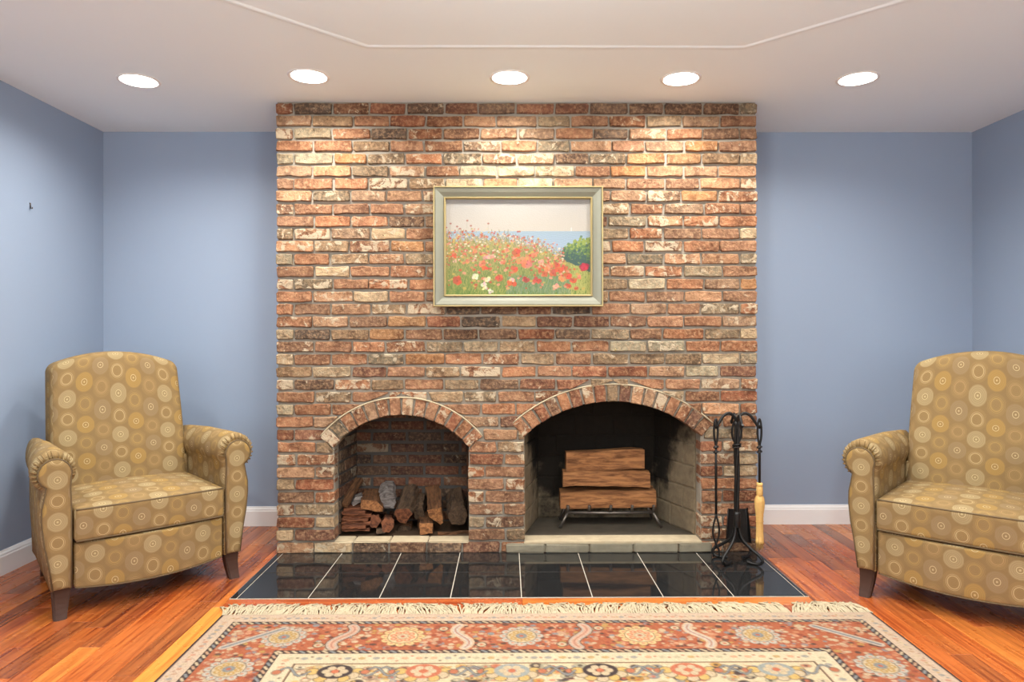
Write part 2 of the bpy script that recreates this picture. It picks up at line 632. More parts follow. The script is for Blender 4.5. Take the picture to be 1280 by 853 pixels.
def plank_bm(bm, x0, x1, y0, y1):
    g = 0.0004
    c = 0.0012
    x0 += g; x1 -= g; y0 += g; y1 -= g
    low = [bm.verts.new(p) for p in ((x0, y0, -0.018), (x1, y0, -0.018), (x1, y1, -0.018), (x0, y1, -0.018))]
    mid = [bm.verts.new(p) for p in ((x0, y0, -c), (x1, y0, -c), (x1, y1, -c), (x0, y1, -c))]
    top = [bm.verts.new(p) for p in ((x0 + c, y0 + c, 0), (x1 - c, y0 + c, 0), (x1 - c, y1 - c, 0), (x0 + c, y1 - c, 0))]
    for A, B in ((low, mid), (mid, top)):
        for k in range(4):
            bm.faces.new((A[k], A[(k + 1) % 4], B[(k + 1) % 4], B[k]))
    bm.faces.new(top)


RX0, RX1, RY0 = -1.212, 1.43, -0.80      # rug edges
rng = random.Random(11)
rest = bmesh.new()
nrow = int((XR - XL) / PW) + 1
x_first = RX0 + 0.004 - PW * math.ceil((RX0 + 0.004 - XL) / PW)
PLACED = {}
r_i = 0
x = x_first
while x < XR:
    x0, x1 = max(x, XL), min(x + PW, XR)
    x += PW
    r_i += 1
    if x1 - x0 < 0.01:
        continue
    # free stretches of this row, with hearth and header board taken out
    spans = []
    if x1 <= -CW - 0.001 or x0 >= CW + 0.001:
        spans = [(-2.0, YB)]
    elif x0 < -CW < x1:
        spans = [(-2.0, -HD - PW, None), (-HD - PW, YB, (x0, -CW))]
    elif x0 < CW < x1:
        spans = [(-2.0, -HD - PW, None), (-HD - PW, YB, (CW, x1))]
    else:
        spans = [(-2.0, -HD - PW)]
    for sp in spans:
        ya_, yb2 = sp[0], sp[1]
        xx0, xx1 = (sp[2] if len(sp) > 2 and sp[2] else (x0, x1))
        y = ya_ - rng.random() * 0.7
        while y < yb2 - 0.02:
            L = rng.uniform(0.45, 1.25)
            y2 = min(y + L, yb2)
            if yb2 - y2 < 0.18:
                y2 = yb2
            xm = (xx0 + xx1) / 2
            hidden = RX0 + 0.03 < xm < RX1 - 0.03 and y2 < RY0 + 0.25
            if hidden or y2 < -1.75:
                plank_bm(rest, xx0, xx1, max(y, ya_ - 0.0), y2) if y2 > ya_ else None
            else:
                bm = bmesh.new()
                cx, cy = xm, (max(y, ya_) + y2) / 2
                plank_bm(bm, xx0 - cx, xx1 - cx, max(y, ya_) - cy, y2 - cy)
                o = obj('floorboard', bm, M['floor'], floor, (cx, cy, 0))
                c = PLANK[rng.randrange(len(PLANK))]
                if xm > -1.32 and xm < RX0 and cy < -.69:                       # the golden board beside the rug
                    c = lin(228, 152, 66)
                elif xm > -1.40 and xm < -1.29:
                    c = lin(126, 54, 34)
                if 1.30 < xm < 1.40 and yb2 > 0 and cy > -0.35:
                    c = lin(104, 44, 38)
                o.color = (c[0] * .8, c[1] * .76, c[2] * .74, 1)
            y = y2
# header boards along the front of the hearth
for a, b, c in ((-CW, PZ(653, 752, 0).x, lin(160, 66, 40)), (PZ(653, 752, 0).x, CW, lin(200, 118, 54))):
    bm = bmesh.new()
    cx, cy = (a + b) / 2, -HD - PW / 2
    # grain runs along the board: build it along y, then turn it
    plank_bm(bm, -PW / 2, PW / 2, -(b - a) / 2, (b - a) / 2)
    o = obj('header_board', bm, M['floor'], floor, (cx, cy, 0))
    o.rotation_euler = (0, 0, PI / 2)
    o.color = (c[0] * .8, c[1] * .76, c[2] * .74, 1)
# the rest of the floor, towards and behind the camera
xq = x_first
while xq < XR:
    x0, x1 = max(xq, XL), min(xq + PW, XR)
    xq += PW
    if x1 - x0 < 0.01:
        continue
    y = -2.0
    while y > YF:
        y2 = max(YF, y - rng.uniform(0.5, 1.3))
        plank_bm(rest, x0, x1, y2, y)
        y = y2
stuff(obj('floorboard_field', rest, M['floor_joined'], floor))

# ------------------------------------------------------------------ hearth of black tiles
hearth = tag(empty('tile_hearth', (0, -HD / 2, 0)), 'glossy black square tile hearth on the floor before the brick chimney', 'hearth')
bm = bmesh.new()
add_box(bm, -CW, CW, -HD / 2, HD / 2, -0.018, 0.0015)
obj('grout_bed', bm, M['grout'], hearth)
TX0, TS, G = -1.2234, 0.3075, 0.0042
txs = [-CW] + [TX0 + TS * i for i in range(9)] + [CW]
tys = [-HD, -0.302, 0.0]
for i in range(10):
    for j in range(2):
        a, b = txs[i] + G / 2, txs[i + 1] - G / 2
        p, q = tys[j] + (G if j == 0 else G / 2), tys[j + 1] - G / 2
        bm = bmesh.new()
        cx, cy = (a + b) / 2, (p + q) / 2
        add_box(bm, a - cx, b - cx, p - cy, q - cy, -0.004, 0.004)
        bmesh.ops.bevel(bm, geom=[e for e in bm.edges if all(v.co.z > 0 for v in e.verts)], offset=0.0012, segments=1, affect='EDGES')
        obj('tile', bm, M['tile'], hearth, (cx, cy + HD / 2, 0.0))

# ------------------------------------------------------------------ brick chimney
chim = tag(empty('brick_fireplace', (0, 0.26, 0)), 'wide reclaimed brick chimney breast with two arched openings, floor to ceiling', 'fireplace')
CH0 = Vector((0, 0.26, 0))
NC = 36
PITCH = H / NC
BH = 0.0530
SILL = 0.0585

PAL = {'O': (162, 108, 80, .36), 'R': (136, 80, 60, .30), 'D': (104, 80, 68, .30), 'G': (140, 120, 98, .45), 'W': (182, 164, 138, .45),
       'P': (176, 132, 104, .48), 'M': (152, 98, 72, .62), 'T': (184, 124, 78, .32)}
ROWS = {35: 'RDMRDRDRRDDDDG', 34: 'PGOROPPWOOGPO', 33: 'MWODMOPPODPODO', 32: 'OOGOOPPGPMPTO', 31: 'WWTGOGPPDGTTGW',
        30: 'PPGPOWWWOTPPP', 29: 'OOOMGWPWPPOOPP', 28: 'PGPPxxxxxPPTM', 27: 'MOOOPxxxxGOPOO', 26: 'OOODxxxxxGPOO',
        25: 'GMPWOxxxxGMOOW', 24: 'PGMTxxxxxOMOO', 23: 'WOGPGxxxxPGPPG', 22: 'OWOMxxxxxPMWO', 21: 'MGOMOxxxxGWOPT',
        20: 'OPWOxxxxxOOPO', 19: 'OOPGMDDRDOPOGM', 18: 'OPOTRDWRRMOOP', 17: 'WDGTODDRDGOOGW', 16: 'OOOMGWGOOWWOO',
        15: 'WOOGTOMGOGGGWG', 14: 'GWROGMOORRPWR', 13: 'MDMGOGDRRGOOPM', 12: 'OGOMWGOMOOWOR', 11: 'WOOOOOOOOOOOPM', 10: 'OPOOOPROROROO'}
# piers beside the openings, from course 9 down to 1: (left pier, middle pier, right pier)
PIER = {9: ('WO', 'OP', 'PO'), 8: ('OO', 'MP', 'OM'), 7: ('MM', 'RP', 'MW'), 6: ('PM', 'MO', 'RW'), 5: ('WR', 'OM', 'OO'), 4: ('OM', 'MO', 'OR'),
        3: ('MW', 'OO', 'OR'), 2: ('RW', 'GM', 'MR'), 1: ('WR', 'OG', 'MR')}
BOT = 'PWDDDROGGGGMD'
rb = random.Random(5)


def brick_color(o, code):
    r, g, b, a = PAL[code]
    r, g, b = (r * .85 + 162 * .15) * .90, (g * .85 + 114 * .15) * .90, (b * .85 + 84 * .15) * .90
    gy_ = (r + g + b) / 3
    r, g, b = r * .9 + gy_ * .1, g * .91 + gy_ * .1, b * .85 + gy_ * .1
    k = rb.uniform(0.86, 1.12)
    t = rb.uniform(-8, 8)
    c = lin(min(255, r * k + t), min(255, g * k), min(255, b * k - t * 0.5))
    o.color = (c[0], c[1], c[2], min(1, max(0.0, a + rb.uniform(-0.15, 0.15))))


def outline_mesh(poly, yf, depth, rnd, inset=0.0038):
    """closed brick from an outline in xz: back ring, shoulder ring, inset front ring, front centre"""
    n = len(poly)
    cx = sum(p[0] for p in poly) / n
    cz = sum(p[1] for p in poly) / n
    bm = bmesh.new()
    back = [bm.verts.new((x, depth, z)) for x, z in poly]
    sh = [bm.verts.new((x, yf + 0.0042, z)) for x, z in poly]
    fr = []
    tz, tx = rnd.uniform(-.02, .07), rnd.uniform(-.02, .02)
    for x, z in poly:
        d = Vector((cx - x, cz - z))
        ax = min(inset, abs(d.x) * 0.5) * (1 if d.x > 0 else -1)
        az = min(inset, abs(d.y) * 0.5) * (1 if d.y > 0 else -1)
        tilt = (z - cz) * tz + (x - cx) * tx
        fr.append(bm.verts.new((x + ax, yf + tilt + rnd.uniform(-0.0010, 0.0014), z + az)))
    for A, B in ((back, sh), (sh, fr)):
        for k in range(n):
            bm.faces.new((A[k], A[(k + 1) % n], B[(k + 1) % n], B[k]))
    c = bm.verts.new((cx, yf + 0.0003, cz))
    cap = [bm.faces.new((fr[k], fr[(k + 1) % n], c)) for k in range(n)]
    bmesh.ops.recalc_face_normals(bm, faces=bm.faces)
    for f in cap:
        f.smooth = False
    return bm


def rough_poly(bot, right, top, left, rnd, j=0.0032, cut=0.004):
    """outline from edge point lists (counter-clockwise), corners nibbled, edges uneven"""
    pts = []
    for edge in (bot, right, top, left):
        pts += edge
    out = []
    for (x, z) in pts:
        out.append((x + rnd.uniform(-j, j), z + rnd.uniform(-j, j)))
    return out


def make_brick(name, x_l, x_r, zb, zt, rnd, parent=None, org=None, code='O', yf=None, mat=None, depth=0.09, joined=None):
    """x_l, x_r: callables z -> x"""
    if yf is None:
        yf = rnd.uniform(-0.0105, -0.003)
    zs = [zb + (zt - zb) * t for t in (0.1, 0.5, 0.9)]
    la, ra = x_l(zb), x_r(zb)
    lt, rt_ = x_l(zt), x_r(zt)
    cut = 0.005 if (ra - la) > 0.03 else 0.001
    bot = [(la + cut, zb), (la + (ra - la) * 0.36, zb), (la + (ra - la) * 0.68, zb), (ra - cut, zb)]
    right = [(x_r(z), z) for z in zs[::2]]
    top = [(rt_ - cut, zt), (lt + (rt_ - lt) * 0.62, zt), (lt + (rt_ - lt) * 0.3, zt), (lt + cut, zt)]
    left = [(x_l(z), z) for z in zs[::-2]]
    poly = rough_poly(bot, right, top, left, rnd)
    cx = sum(p[0] for p in poly) / len(poly)
    cz = sum(p[1] for p in poly) / len(poly)
    poly = [(x - cx, z - cz) for x, z in poly]
    bm = outline_mesh(poly, yf, depth, rnd)
    if joined is not None:
        bmesh.ops.translate(bm, verts=bm.verts, vec=(cx, 0, cz))
        me = bpy.data.meshes.new('tmp')
        bm.to_mesh(me); bm.free()
        joined.from_mesh(me)
        bpy.data.meshes.remove(me)
        return None
    o = obj(name, bm, mat or M['brick'], parent, Vector((cx, 0, cz)) - (org or Vector()))
    brick_color(o, code)
    return o


class Arch:
    def __init__(s, xl, xr, zi, rise, thick, nv):
        s.xl, s.xr, s.zi = xl, xr, zi
        s.xc = (xl + xr) / 2
        hc = (xr - xl) / 2
        s.R = (hc * hc + rise * rise) / (2 * rise)
        s.zc = zi + rise - s.R
        s.th = math.asin(hc / s.R)
        s.thick = thick
        s.nv = nv
        s.Re = s.R + thick + 0.009
        s.ztip = s.zc + s.Re * math.cos(s.th)
        s.xtip = s.Re * math.sin(s.th) + 0.004

    def half(s, z):             # half width taken out of the wall at height z
        hc = (s.xr - s.xl) / 2
        if z <= s.zi:
            return hc
        if z <= s.ztip:
            return hc + (s.xtip - hc) * (z - s.zi) / (s.ztip - s.zi)
        d = s.Re ** 2 - (z - s.zc) ** 2
        return math.sqrt(d) if d > 0 else 0.0

    def soffit(s, x):
        d = s.R ** 2 - (x - s.xc) ** 2
        return s.zc + math.sqrt(max(0, d))


zw = lambda py: PY(640, py, 0).z
xw = lambda px: PY(px, 600, 0).x
ARL = Arch(xw(417.5), xw(586), zw(559), zw(518.5) - zw(559), 0.088, 14)
ARR = Arch(xw(655.5), xw(876), zw(545.5), zw(502.5) - zw(545.5), 0.088, 17)
ARCHES = (ARL, ARR)

# mortar body: front sheet with the two openings, closed by sides
bm = bmesh.new()
YM = 0.0075
xs = sorted(set([-CW + 0.004, CW - 0.004] + [a.xl + (a.xr - a.xl) * k / 40 for a in ARCHES for k in range(41)]))


def mquad(bm, pts):
    bm.faces.new([bm.verts.new(p) for p in pts])


for a, b in zip(xs, xs[1:]):
    m = (a + b) / 2
    ar = next((A for A in ARCHES if A.xl < m < A.xr), None)
    if ar is None:
        mquad(bm, [(a, YM, 0), (b, YM, 0), (b, YM, H), (a, YM, H)])
    else:
        za, zb_ = ar.soffit(a) - 0.0, ar.soffit(b) - 0.0
        mquad(bm, [(a, YM, za + 0.003), (b, YM, zb_ + 0.003), (b, YM, H), (a, YM, H)])
        mquad(bm, [(a, YM, 0), (b, YM, 0), (b, YM, SILL - 0.003), (a, YM, SILL - 0.003)])
        mquad(bm, [(a, YM, za + 0.003), (a, 0.12, za + 0.003), (b, 0.12, zb_ + 0.003), (b, YM, zb_ + 0.003)])       # soffit
for A in ARCHES:
    for xj, sg in ((A.xl - 0.003, 1), (A.xr + 0.003, -1)):
        mquad(bm, [(xj, YM, SILL - .003), (xj, 0.12, SILL - .003), (xj, 0.12, A.zi + 0.004), (xj, YM, A.zi + 0.004)])
for sx in (-1, 1):
    xx = sx * (CW - 0.004)
    mquad(bm, [(xx, YM, 0), (xx, YB, 0), (xx, YB, H), (xx, YM, H)])
bmesh.ops.translate(bm, verts=bm.verts, vec=-CH0)
obj('mortar_body', bm, M['mortar'], chim)

# bricks of the face
joined = bmesh.new()
nb = 0
picx0, picx1 = xw(541.5), xw(754)
picz0, picz1 = zw(383), zw(233)
for i in range(NC):
    rnd = random.Random(100 + i)
    zb = i * PITCH + 0.0045
    zt = zb + BH + rnd.uniform(-0.0015, 0.001)
    if i == NC - 1:
        zt = min(zt, H - 0.002)
    full_first = (i % 2 == 0)
    module = 2 * CW / 13.0
    edges = [-CW]
    if not full_first:
        edges.append(-CW + module * 0.46)
    nfull = 13 if full_first else 12
    for k in range(1, nfull):
        edges.append(edges[0 if full_first else 1] + 0 if False else (-CW + module * k if full_first else -CW + module * (0.5 + k)) + rnd.uniform(-0.013, 0.013))
    if not full_first:
        edges.append(CW - module * 0.46)
    edges.append(CW)
    codes = ROWS.get(i, '')
    below = zt < min(ARL.zi, ARR.zi) and i > 0 and zt < ARL.zi
    if below:
        piers = ((-CW, ARL.xl, 0), (ARL.xr, ARR.xl, 1), (ARR.xr, CW, 2))
        for a, b, pi in piers:
            w = b - a
            fr = 0.66 if full_first else 0.32
            if pi == 1:
                fr = 0.30 if full_first else 0.64
            if pi == 2:
                fr = 0.40 if full_first else 0.62
            m = a + w * fr + rnd.uniform(-0.006, 0.006)
            cc = PIER.get(i, ('OM', 'OM', 'OM'))[pi]
            for q, (u, v) in enumerate(((a, m), (m, b))):
                g0 = 0.0 if q == 0 else 0.005
                g1 = 0.005 if q == 0 else 0.0
                nm = 'brick' if v - u > 0.13 else 'half_brick'
                e0 = rnd.uniform(-0.003, 0.003)
                make_brick(nm, lambda z, u=u + g0 + (e0 if q == 0 else 0): u, lambda z, v=v - g1 + (e0 if q == 1 else 0): v, zb, zt, rnd, chim, CH0, cc[q])
                nb += 1
        continue
    if i == 0:
        codes = BOT
    for k, (a, b) in enumerate(zip(edges, edges[1:])):
        first, last = k == 0, k == len(edges) - 2
        a2 = a + (rnd.uniform(-0.003, 0.003) if first else 0.005)
        b2 = b + (rnd.uniform(-0.003, 0.003) if last else -0.005)
        code = codes[k] if k < len(codes) and codes[k] != 'x' else rnd.choice('OORMPGO')
        # hidden for good behind the framed painting
        hid = a2 > picx0 + 0.03 and b2 < picx1 - 0.03 and zb > picz0 + 0.05 and zt < picz1 - 0.05
        frags = [(lambda z, a2=a2: a2, lambda z, b2=b2: b2)]
        if i > 0:
            for A in ARCHES:
                hs = [A.half(zb + (zt - zb) * t / 4) for t in range(5)]
                if max(hs) <= 0:
                    continue
                nf = []
                for (lf, rf) in frags:
                    l0, r0 = lf(zb), rf(zb)
                    mx = max(hs)
                    if r0 <= A.xc - mx or l0 >= A.xc + mx:
                        nf.append((lf, rf))
                        continue
                    nf.append((lf, lambda z, A=A, rf=rf, lf=lf: max(lf(z) + 0.004, min(rf(z), A.xc - A.half(z)))))
                    nf.append((lambda z, A=A, lf=lf, rf=rf: min(rf(z) - 0.004, max(lf(z), A.xc + A.half(z))), rf))
                frags = nf
        for lf, rf in frags:
            wid = max(rf(zb) - lf(zb), rf(zt) - lf(zt))
            if wid < 0.026:
                continue
            if hid:
                make_brick('brick', lf, rf, zb, zt, rnd, joined=joined)
            else:
                nm = 'brick' if wid > 0.13 else 'half_brick'
                make_brick(nm, lf, rf, zb, zt, rnd, chim, CH0, code)
                nb += 1
# returns along both sides of the chimney breast
side = bmesh.new()
for i in range(NC):
    rnd = random.Random(400 + i)
    zb = i * PITCH + 0.0045
    zt = zb + BH
    ed = [0.10, 0.29, 0.41, YB] if i % 2 == 0 else [0.10, 0.20, 0.39, YB]
    for sx in (-1, 1):
        for a, b in zip(ed, ed[1:]):
            xo = CW + rnd.uniform(-0.002, 0.004)
            vs = add_box(side, *sorted((sx * (CW - 0.03), sx * xo)), a + 0.005, b - 0.004, zb, zt)
bmesh.ops.translate(side, verts=side.verts, vec=-CH0)
stuff(obj('side_brickwork', side, M['brick_joined'], chim))
bmesh.ops.translate(joined, verts=joined.verts, vec=-CH0)
stuff(obj('brickwork_field', joined, M['brick_joined'], chim))

# voussoirs
for A, seq in ((ARL, 'MGOMPMOPMOMROM'), (ARR, 'MOROORPRGRPPMOMRO')):
    nm = 'arch_brick'
    for k in range(A.nv):
        rnd = random.Random(800 + k + int(A.nv * 50))
        t0 = -A.th - 0.012 + (2 * A.th + 0.024) * k / A.nv
        t1 = -A.th - 0.012 + (2 * A.th + 0.024) * (k + 1) / A.nv
        g = 0.0045
        ri, ro = A.R, A.R + A.thick
        P = lambda r, t: (A.xc + r * math.sin(t), A.zc + r * math.cos(t))
        gi, go = g / ri, g / ro
        pts = [P(ri, t0 + gi), P(ri, (t0 + t1) / 2), P(ri, t1 - gi), P((ri + ro) / 2, t1 - gi), P(ro, t1 - go * 1.6), P(ro, (t0 + t1) / 2), P(ro, t0 + go * 1.6), P((ri + ro) / 2, t0 + gi)]
        poly = rough_poly(pts, [], [], [], rnd, 0.0016)
        cx = sum(p[0] for p in poly) / len(poly)
        cz = sum(p[1] for p in poly) / len(poly)
        bm = outline_mesh([(x - cx, z - cz) for x, z in poly], rnd.uniform(-0.012, -0.006), 0.11, rnd, 0.0035)
        o = obj(nm, bm, M['brick'], chim, Vector((cx, 0, cz)) - CH0)
        brick_color(o, seq[k % len(seq)])
    # pale mortar fillet round the arch
    pts = []
    for k in range(41):
        t = -A.th + 2 * A.th * k / 40
        pts.append(Vector((A.xc + (A.R + A.thick + 0.003) * math.sin(t), -0.004, A.zc + (A.R + A.thick + 0.003) * math.cos(t))) - CH0)
    tube('arch_fillet', pts, 0.0042, M['mortar_pale'], chim, 6)


# ---- niche and firebox, each a splayed box behind its opening
def splayed(name, A, yb, xbl, xbr, ztop, mat, zf, roof_back=None):
    y0 = 0.10
    bm = bmesh.new()
    fl = [(A.xl - 0.004, y0), (A.xr + 0.004, y0), (xbr, yb), (xbl, yb)]
    b = [bm.verts.new((x, y, zf)) for x, y in fl]
    t = [bm.verts.new((x, y, ztop)) for x, y in fl]
    bm.faces.new(b)
    bm.faces.new(t[::-1])
    for k in (1, 2, 3):
        bm.faces.new((b[k], b[(k + 1) % 4], t[(k + 1) % 4], t[k]))
    # apron behind the arch closing the gap above the opening
    n = 24
    xs_ = [A.xl - 0.004 + (A.xr - A.xl + 0.008) * k / n for k in range(n + 1)]
    for u, v in zip(xs_, xs_[1:]):
        mquad(bm, [(u, y0, A.soffit(max(A.xl, min(A.xr, u))) + 0.003), (v, y0, A.soffit(max(A.xl, min(A.xr, v))) + 0.003), (v, y0, ztop), (u, y0, ztop)])
    bmesh.ops.translate(bm, verts=bm.verts, vec=-CH0)
    return obj(name, bm, mat, chim)


YN = 0.40
niche = splayed('log_niche', ARL, YN, ARL.xl + 0.03, ARL.xr - 0.03, ARL.zc + ARL.R + 0.09, M['mortar_dark'], SILL)
niche.data.materials.append(plain('niche_floor_debris', lin(92, 74, 58), 0.95, 0, 0.1, 40, 0.5, 0.8))
niche.data.polygons[0].material_index = 1
YFB = 0.47
fbl = PY(672, 652, YFB).x
fbr = PY(818, 652, YFB).x
firebox = splayed('firebox', ARR, YFB, fbl, fbr, ARR.zc + ARR.R + 0.14, plain('ash_grey_firebox', lin(72, 66, 58), 0.95, 0, 0.1, 14, 0.5, 0.5), SILL)


def face_brick(name, parent, p, u, w, h, nrm, mat, code=None, proud=0.006, rnd=random):
    """a brick on a wall: p lower corner, u along, z up, nrm out of the wall"""
    bm = bmesh.new()
    j = lambda: rnd.uniform(-0.0025, 0.0025)
    o3 = [(0.0, 0.0), (w * .5, 0.0), (w, 0.0), (w, h), (w * .5, h), (0.0, h)]
    o3 = [(a + j() - w / 2, b + j() - h / 2) for a, b in o3]
    u3 = Vector((u[0], u[1], 0)).normalized()
    n3 = Vector((nrm[0], nrm[1], 0)).normalized()
    z3 = Vector((0, 0, 1))
    r0 = [bm.verts.new(u3 * a + z3 * b - n3 * 0.004) for a, b in o3]
    r1 = [bm.verts.new(u3 * a + z3 * b + n3 * (proud * 0.5)) for a, b in o3]
    r2 = [bm.verts.new(u3 * (a * 0.96) + z3 * (b * 0.9) + n3 * (proud + j() * 0.5)) for a, b in o3]
    for A_, B_ in ((r0, r1), (r1, r2)):
        for k in range(6):
            bm.faces.new((A_[k], A_[(k + 1) % 6], B_[(k + 1) % 6], B_[k]))
    bm.faces.new(r2)
    bm.faces.new(r0[::-1])
    bmesh.ops.recalc_face_normals(bm, faces=bm.faces)
    c = Vector((p[0], p[1], p[2])) + u3 * w / 2 + z3 * h / 2
    o = obj(name, bm, mat, parent, c - CH0)
    if code:
        brick_color(o, code)
    return o


def line_wall(name, parent, p0, p1, z0, z1, pitch, bl, gap, mat, codes, rnd, nrm, hgap=None):
    d = Vector((p1[0] - p0[0], p1[1] - p0[1]))
    L = d.length
    d.normalize()
    r = 0
    z = z0
    while z < z1 - 0.02:
        h = min(pitch - (hgap or gap), z1 - z)
        s = -bl * (0.5 if r % 2 else 0.0) + rnd.uniform(-0.02, 0.0)
        while s < L - 0.005:
            a, b = max(0.0, s), min(L, s + bl - gap)
            if b - a > 0.02:
                face_brick(name, parent, (p0[0] + d.x * a, p0[1] + d.y * a, z), d, b - a, h, nrm, mat, rnd.choice(codes), 0.006, rnd)
            s += bl
        z += pitch
        r += 1


rn = random.Random(21)
ztn = ARL.zc + ARL.R + 0.09
line_wall('niche_brick', niche, (ARL.xl + 0.03, YN), (ARL.xr - 0.03, YN), SILL + 0.01, ztn, PITCH, 0.205, 0.016, M['brick_niche'], 'RRROMDRD', rn, (0, -1), 0.017)
line_wall('niche_brick', niche, (ARL.xl, 0.115), (ARL.xl + 0.03, YN), SILL + 0.01, ztn, PITCH, 0.2, 0.014, M['brick_niche'], 'RRGOMDRD', rn, (1, -0.1), 0.014)
line_wall('niche_brick', niche, (ARL.xr - 0.03, YN), (ARL.xr, 0.115), SILL + 0.01, ztn, PITCH, 0.2, 0.014, M['brick_niche'], 'RRGOMDRD', rn, (-1, -0.1), 0.014)

# firebrick: buff blocks, blackened by soot upwards and towards the back
k = NT('sooty_firebrick', 0.95, 0.15)
geo = k.n('ShaderNodeNewGeometry', 'Position')
s_ = k.n('ShaderNodeSeparateXYZ', 0, {0: geo})
px_, py_, pz_ = k.last.outputs[0], k.last.outputs[1], k.last.outputs[2]
co = k.objv()
nz = k.noise(geo, 7, 5, 0.6)
buff = k.mix(k.noise(co, 30, 4), lin(146, 130, 104), lin(100, 88, 72))
# soot stain: rises with height, heaviest on the back wall
soot = k.math('ADD', k.math('MULTIPLY', k.math('SUBTRACT', pz_, 0.34), 3.2), k.math('MULTIPLY', k.math('SUBTRACT', py_, 0.34), 5.0))
soot = k.step(k.math('ADD', soot, k.math('MULTIPLY', k.math('SUBTRACT', nz, 0.5), 3.0)), -0.6, 0.5)
k.color(k.mix(k.math('MULTIPLY', soot, 0.95), buff, lin(20, 18, 17)))
k.bump(k.noise(co, 50, 4), 0.6, 0.005)
M['firebrick'] = k.m
firebox.data.materials[0] = k.m
firebox.data.materials.append(plain('ash_floor', lin(96, 88, 76), 0.95, 0, 0.1, 14, 0.5, 0.5))
firebox.data.polygons[0].material_index = 1
ztf = ARR.zc + ARR.R + 0.14
rf = random.Random(33)
line_wall('firebrick', firebox, (ARR.xr, 0.11), (fbr, YFB), SILL + 0.004, ztf, 0.122, 0.23, 0.006, M['firebrick'], 'G', rf, (-1, -0.4), 0.006)
line_wall('firebrick', firebox, (fbl, YFB), (ARR.xl, 0.11), SILL + 0.004, ztf, 0.122, 0.23, 0.006, M['firebrick'], 'G', rf, (1, -0.3), 0.006)
line_wall('firebrick', firebox, (fbl, YFB), (fbr, YFB), SILL + 0.004, ztf, 0.122, 0.23, 0.006, M['firebrick'], 'G', rf, (0, -1), 0.006)

# sills
M['sill'] = plain('weathered_sill_stone', lin(142, 134, 114), 0.9, 0, 0.2, 22, 0.5, 0.6, True)
nsx = [ARL.xl - .003, xw(441), xw(487), xw(535), ARL.xr + .003]
for a, b in zip(nsx, nsx[1:]):
    bm = bmesh.new()
    rs = random.Random(int(a * 1000) + 9000)
    add_box(bm, -(b - a) / 2 + .0025, (b - a) / 2 - .0025, -0.005, 0.102, SILL - 0.006, SILL + 0.004)
    bmesh.ops.bevel(bm, geom=list(bm.edges), offset=0.004, segments=2, affect='EDGES')
    for v in bm.verts:
        v.co += Vector((rs.uniform(-.002, .002), rs.uniform(-.002, .002), rs.uniform(-.0015, .0015)))
    obj('niche_sill', bm, M['mortar_pale'], chim, Vector(((a + b) / 2, 0, 0)) - CH0)
sx = [xw(632), xw(681), xw(736), xw(791), xw(847), xw(889)]
for a, b in zip(sx, sx[1:]):
    bm = bmesh.new()
    rs = random.Random(int(a * 1000) + 5000)
    add_box(bm, -(b - a) / 2 + .002, (b - a) / 2 - .002, -0.022, 0.03, 0.0045, 0.052)
    bmesh.ops.bevel(bm, geom=list(bm.edges), offset=0.006, segments=2, affect='EDGES')
    for v in bm.verts:
        v.co += Vector((rs.uniform(-.001, .001), rs.uniform(-.002, .002), rs.uniform(-.002, .002)))
    obj('sill_stone', bm, M['sill'], chim, Vector(((a + b) / 2, 0, 0)) - CH0)
bm = bmesh.new()
add_box(bm, ARR.xl - 0.003, ARR.xr + 0.003, -0.016, 0.105, 0.048, SILL + 0.003)
bmesh.ops.bevel(bm, geom=list(bm.edges), offset=0.003, segments=2, affect='EDGES')
bmesh.ops.translate(bm, verts=bm.verts, vec=-CH0)
obj('firebox_sill', bm, M['mortar_pale'], chim)
# small old hook left in the brick face
hp = PY(769, 439, -0.004)
tube('brass_hook', [hp + Vector((0, 0.01, 0)) - CH0, hp + Vector((0, -0.012, 0)) - CH0, hp + Vector((0, -0.016, 0.012)) - CH0], 0.004, M['gold'], chim, 6)

# ------------------------------------------------------------------ downlights
LBL = ['round white recessed downlight over the armchair on the log niche side',
       'round white recessed downlight above the log niche end of the chimney',
       'round white recessed downlight straight above the framed painting',
       'round white recessed downlight above the firebox end of the chimney',
       'round white recessed downlight over the armchair beside the fire tools']


def downlight(p, lens, label, watts=0.0):
    t = tag(empty('recessed_downlight', (p.x, p.y, H)), label, 'light', 'recessed ceiling lights')
    bm = bmesh.new()
    add_lathe(bm, [(0.096, 0.0), (0.095, -0.003), (0.086, -0.0045), (0.080, -0.002), (0.078, 0.026)], 0, 0, 40)
    obj('trim_ring', bm, M['trim'], t)
    bm = bmesh.new()
    add_lathe(bm, [(0.079, 0.040), (0.079, 0.026), (0.077, 0.0245)], 0, 0, 40, cap0=False, cap1=True)
    bmesh.ops.recalc_face_normals(bm, faces=bm.faces)
    obj('lens', bm, lens, t)
    if watts:                       # the lamp behind the lens: a round LED with a narrowed beam
        ld = bpy.data.lights.new('led_lamp', 'AREA')
        ld.shape = 'DISK'
        ld.size = 0.15
        ld.energy = watts
        ld.color = (1.0, 0.965, 0.91)
        ld.spread = math.radians(152)
        lo = bpy.data.objects.new('led_lamp', ld)
        COL.objects.link(lo)
        lo.parent = t
        lo.location = (0, 0, 0.022)


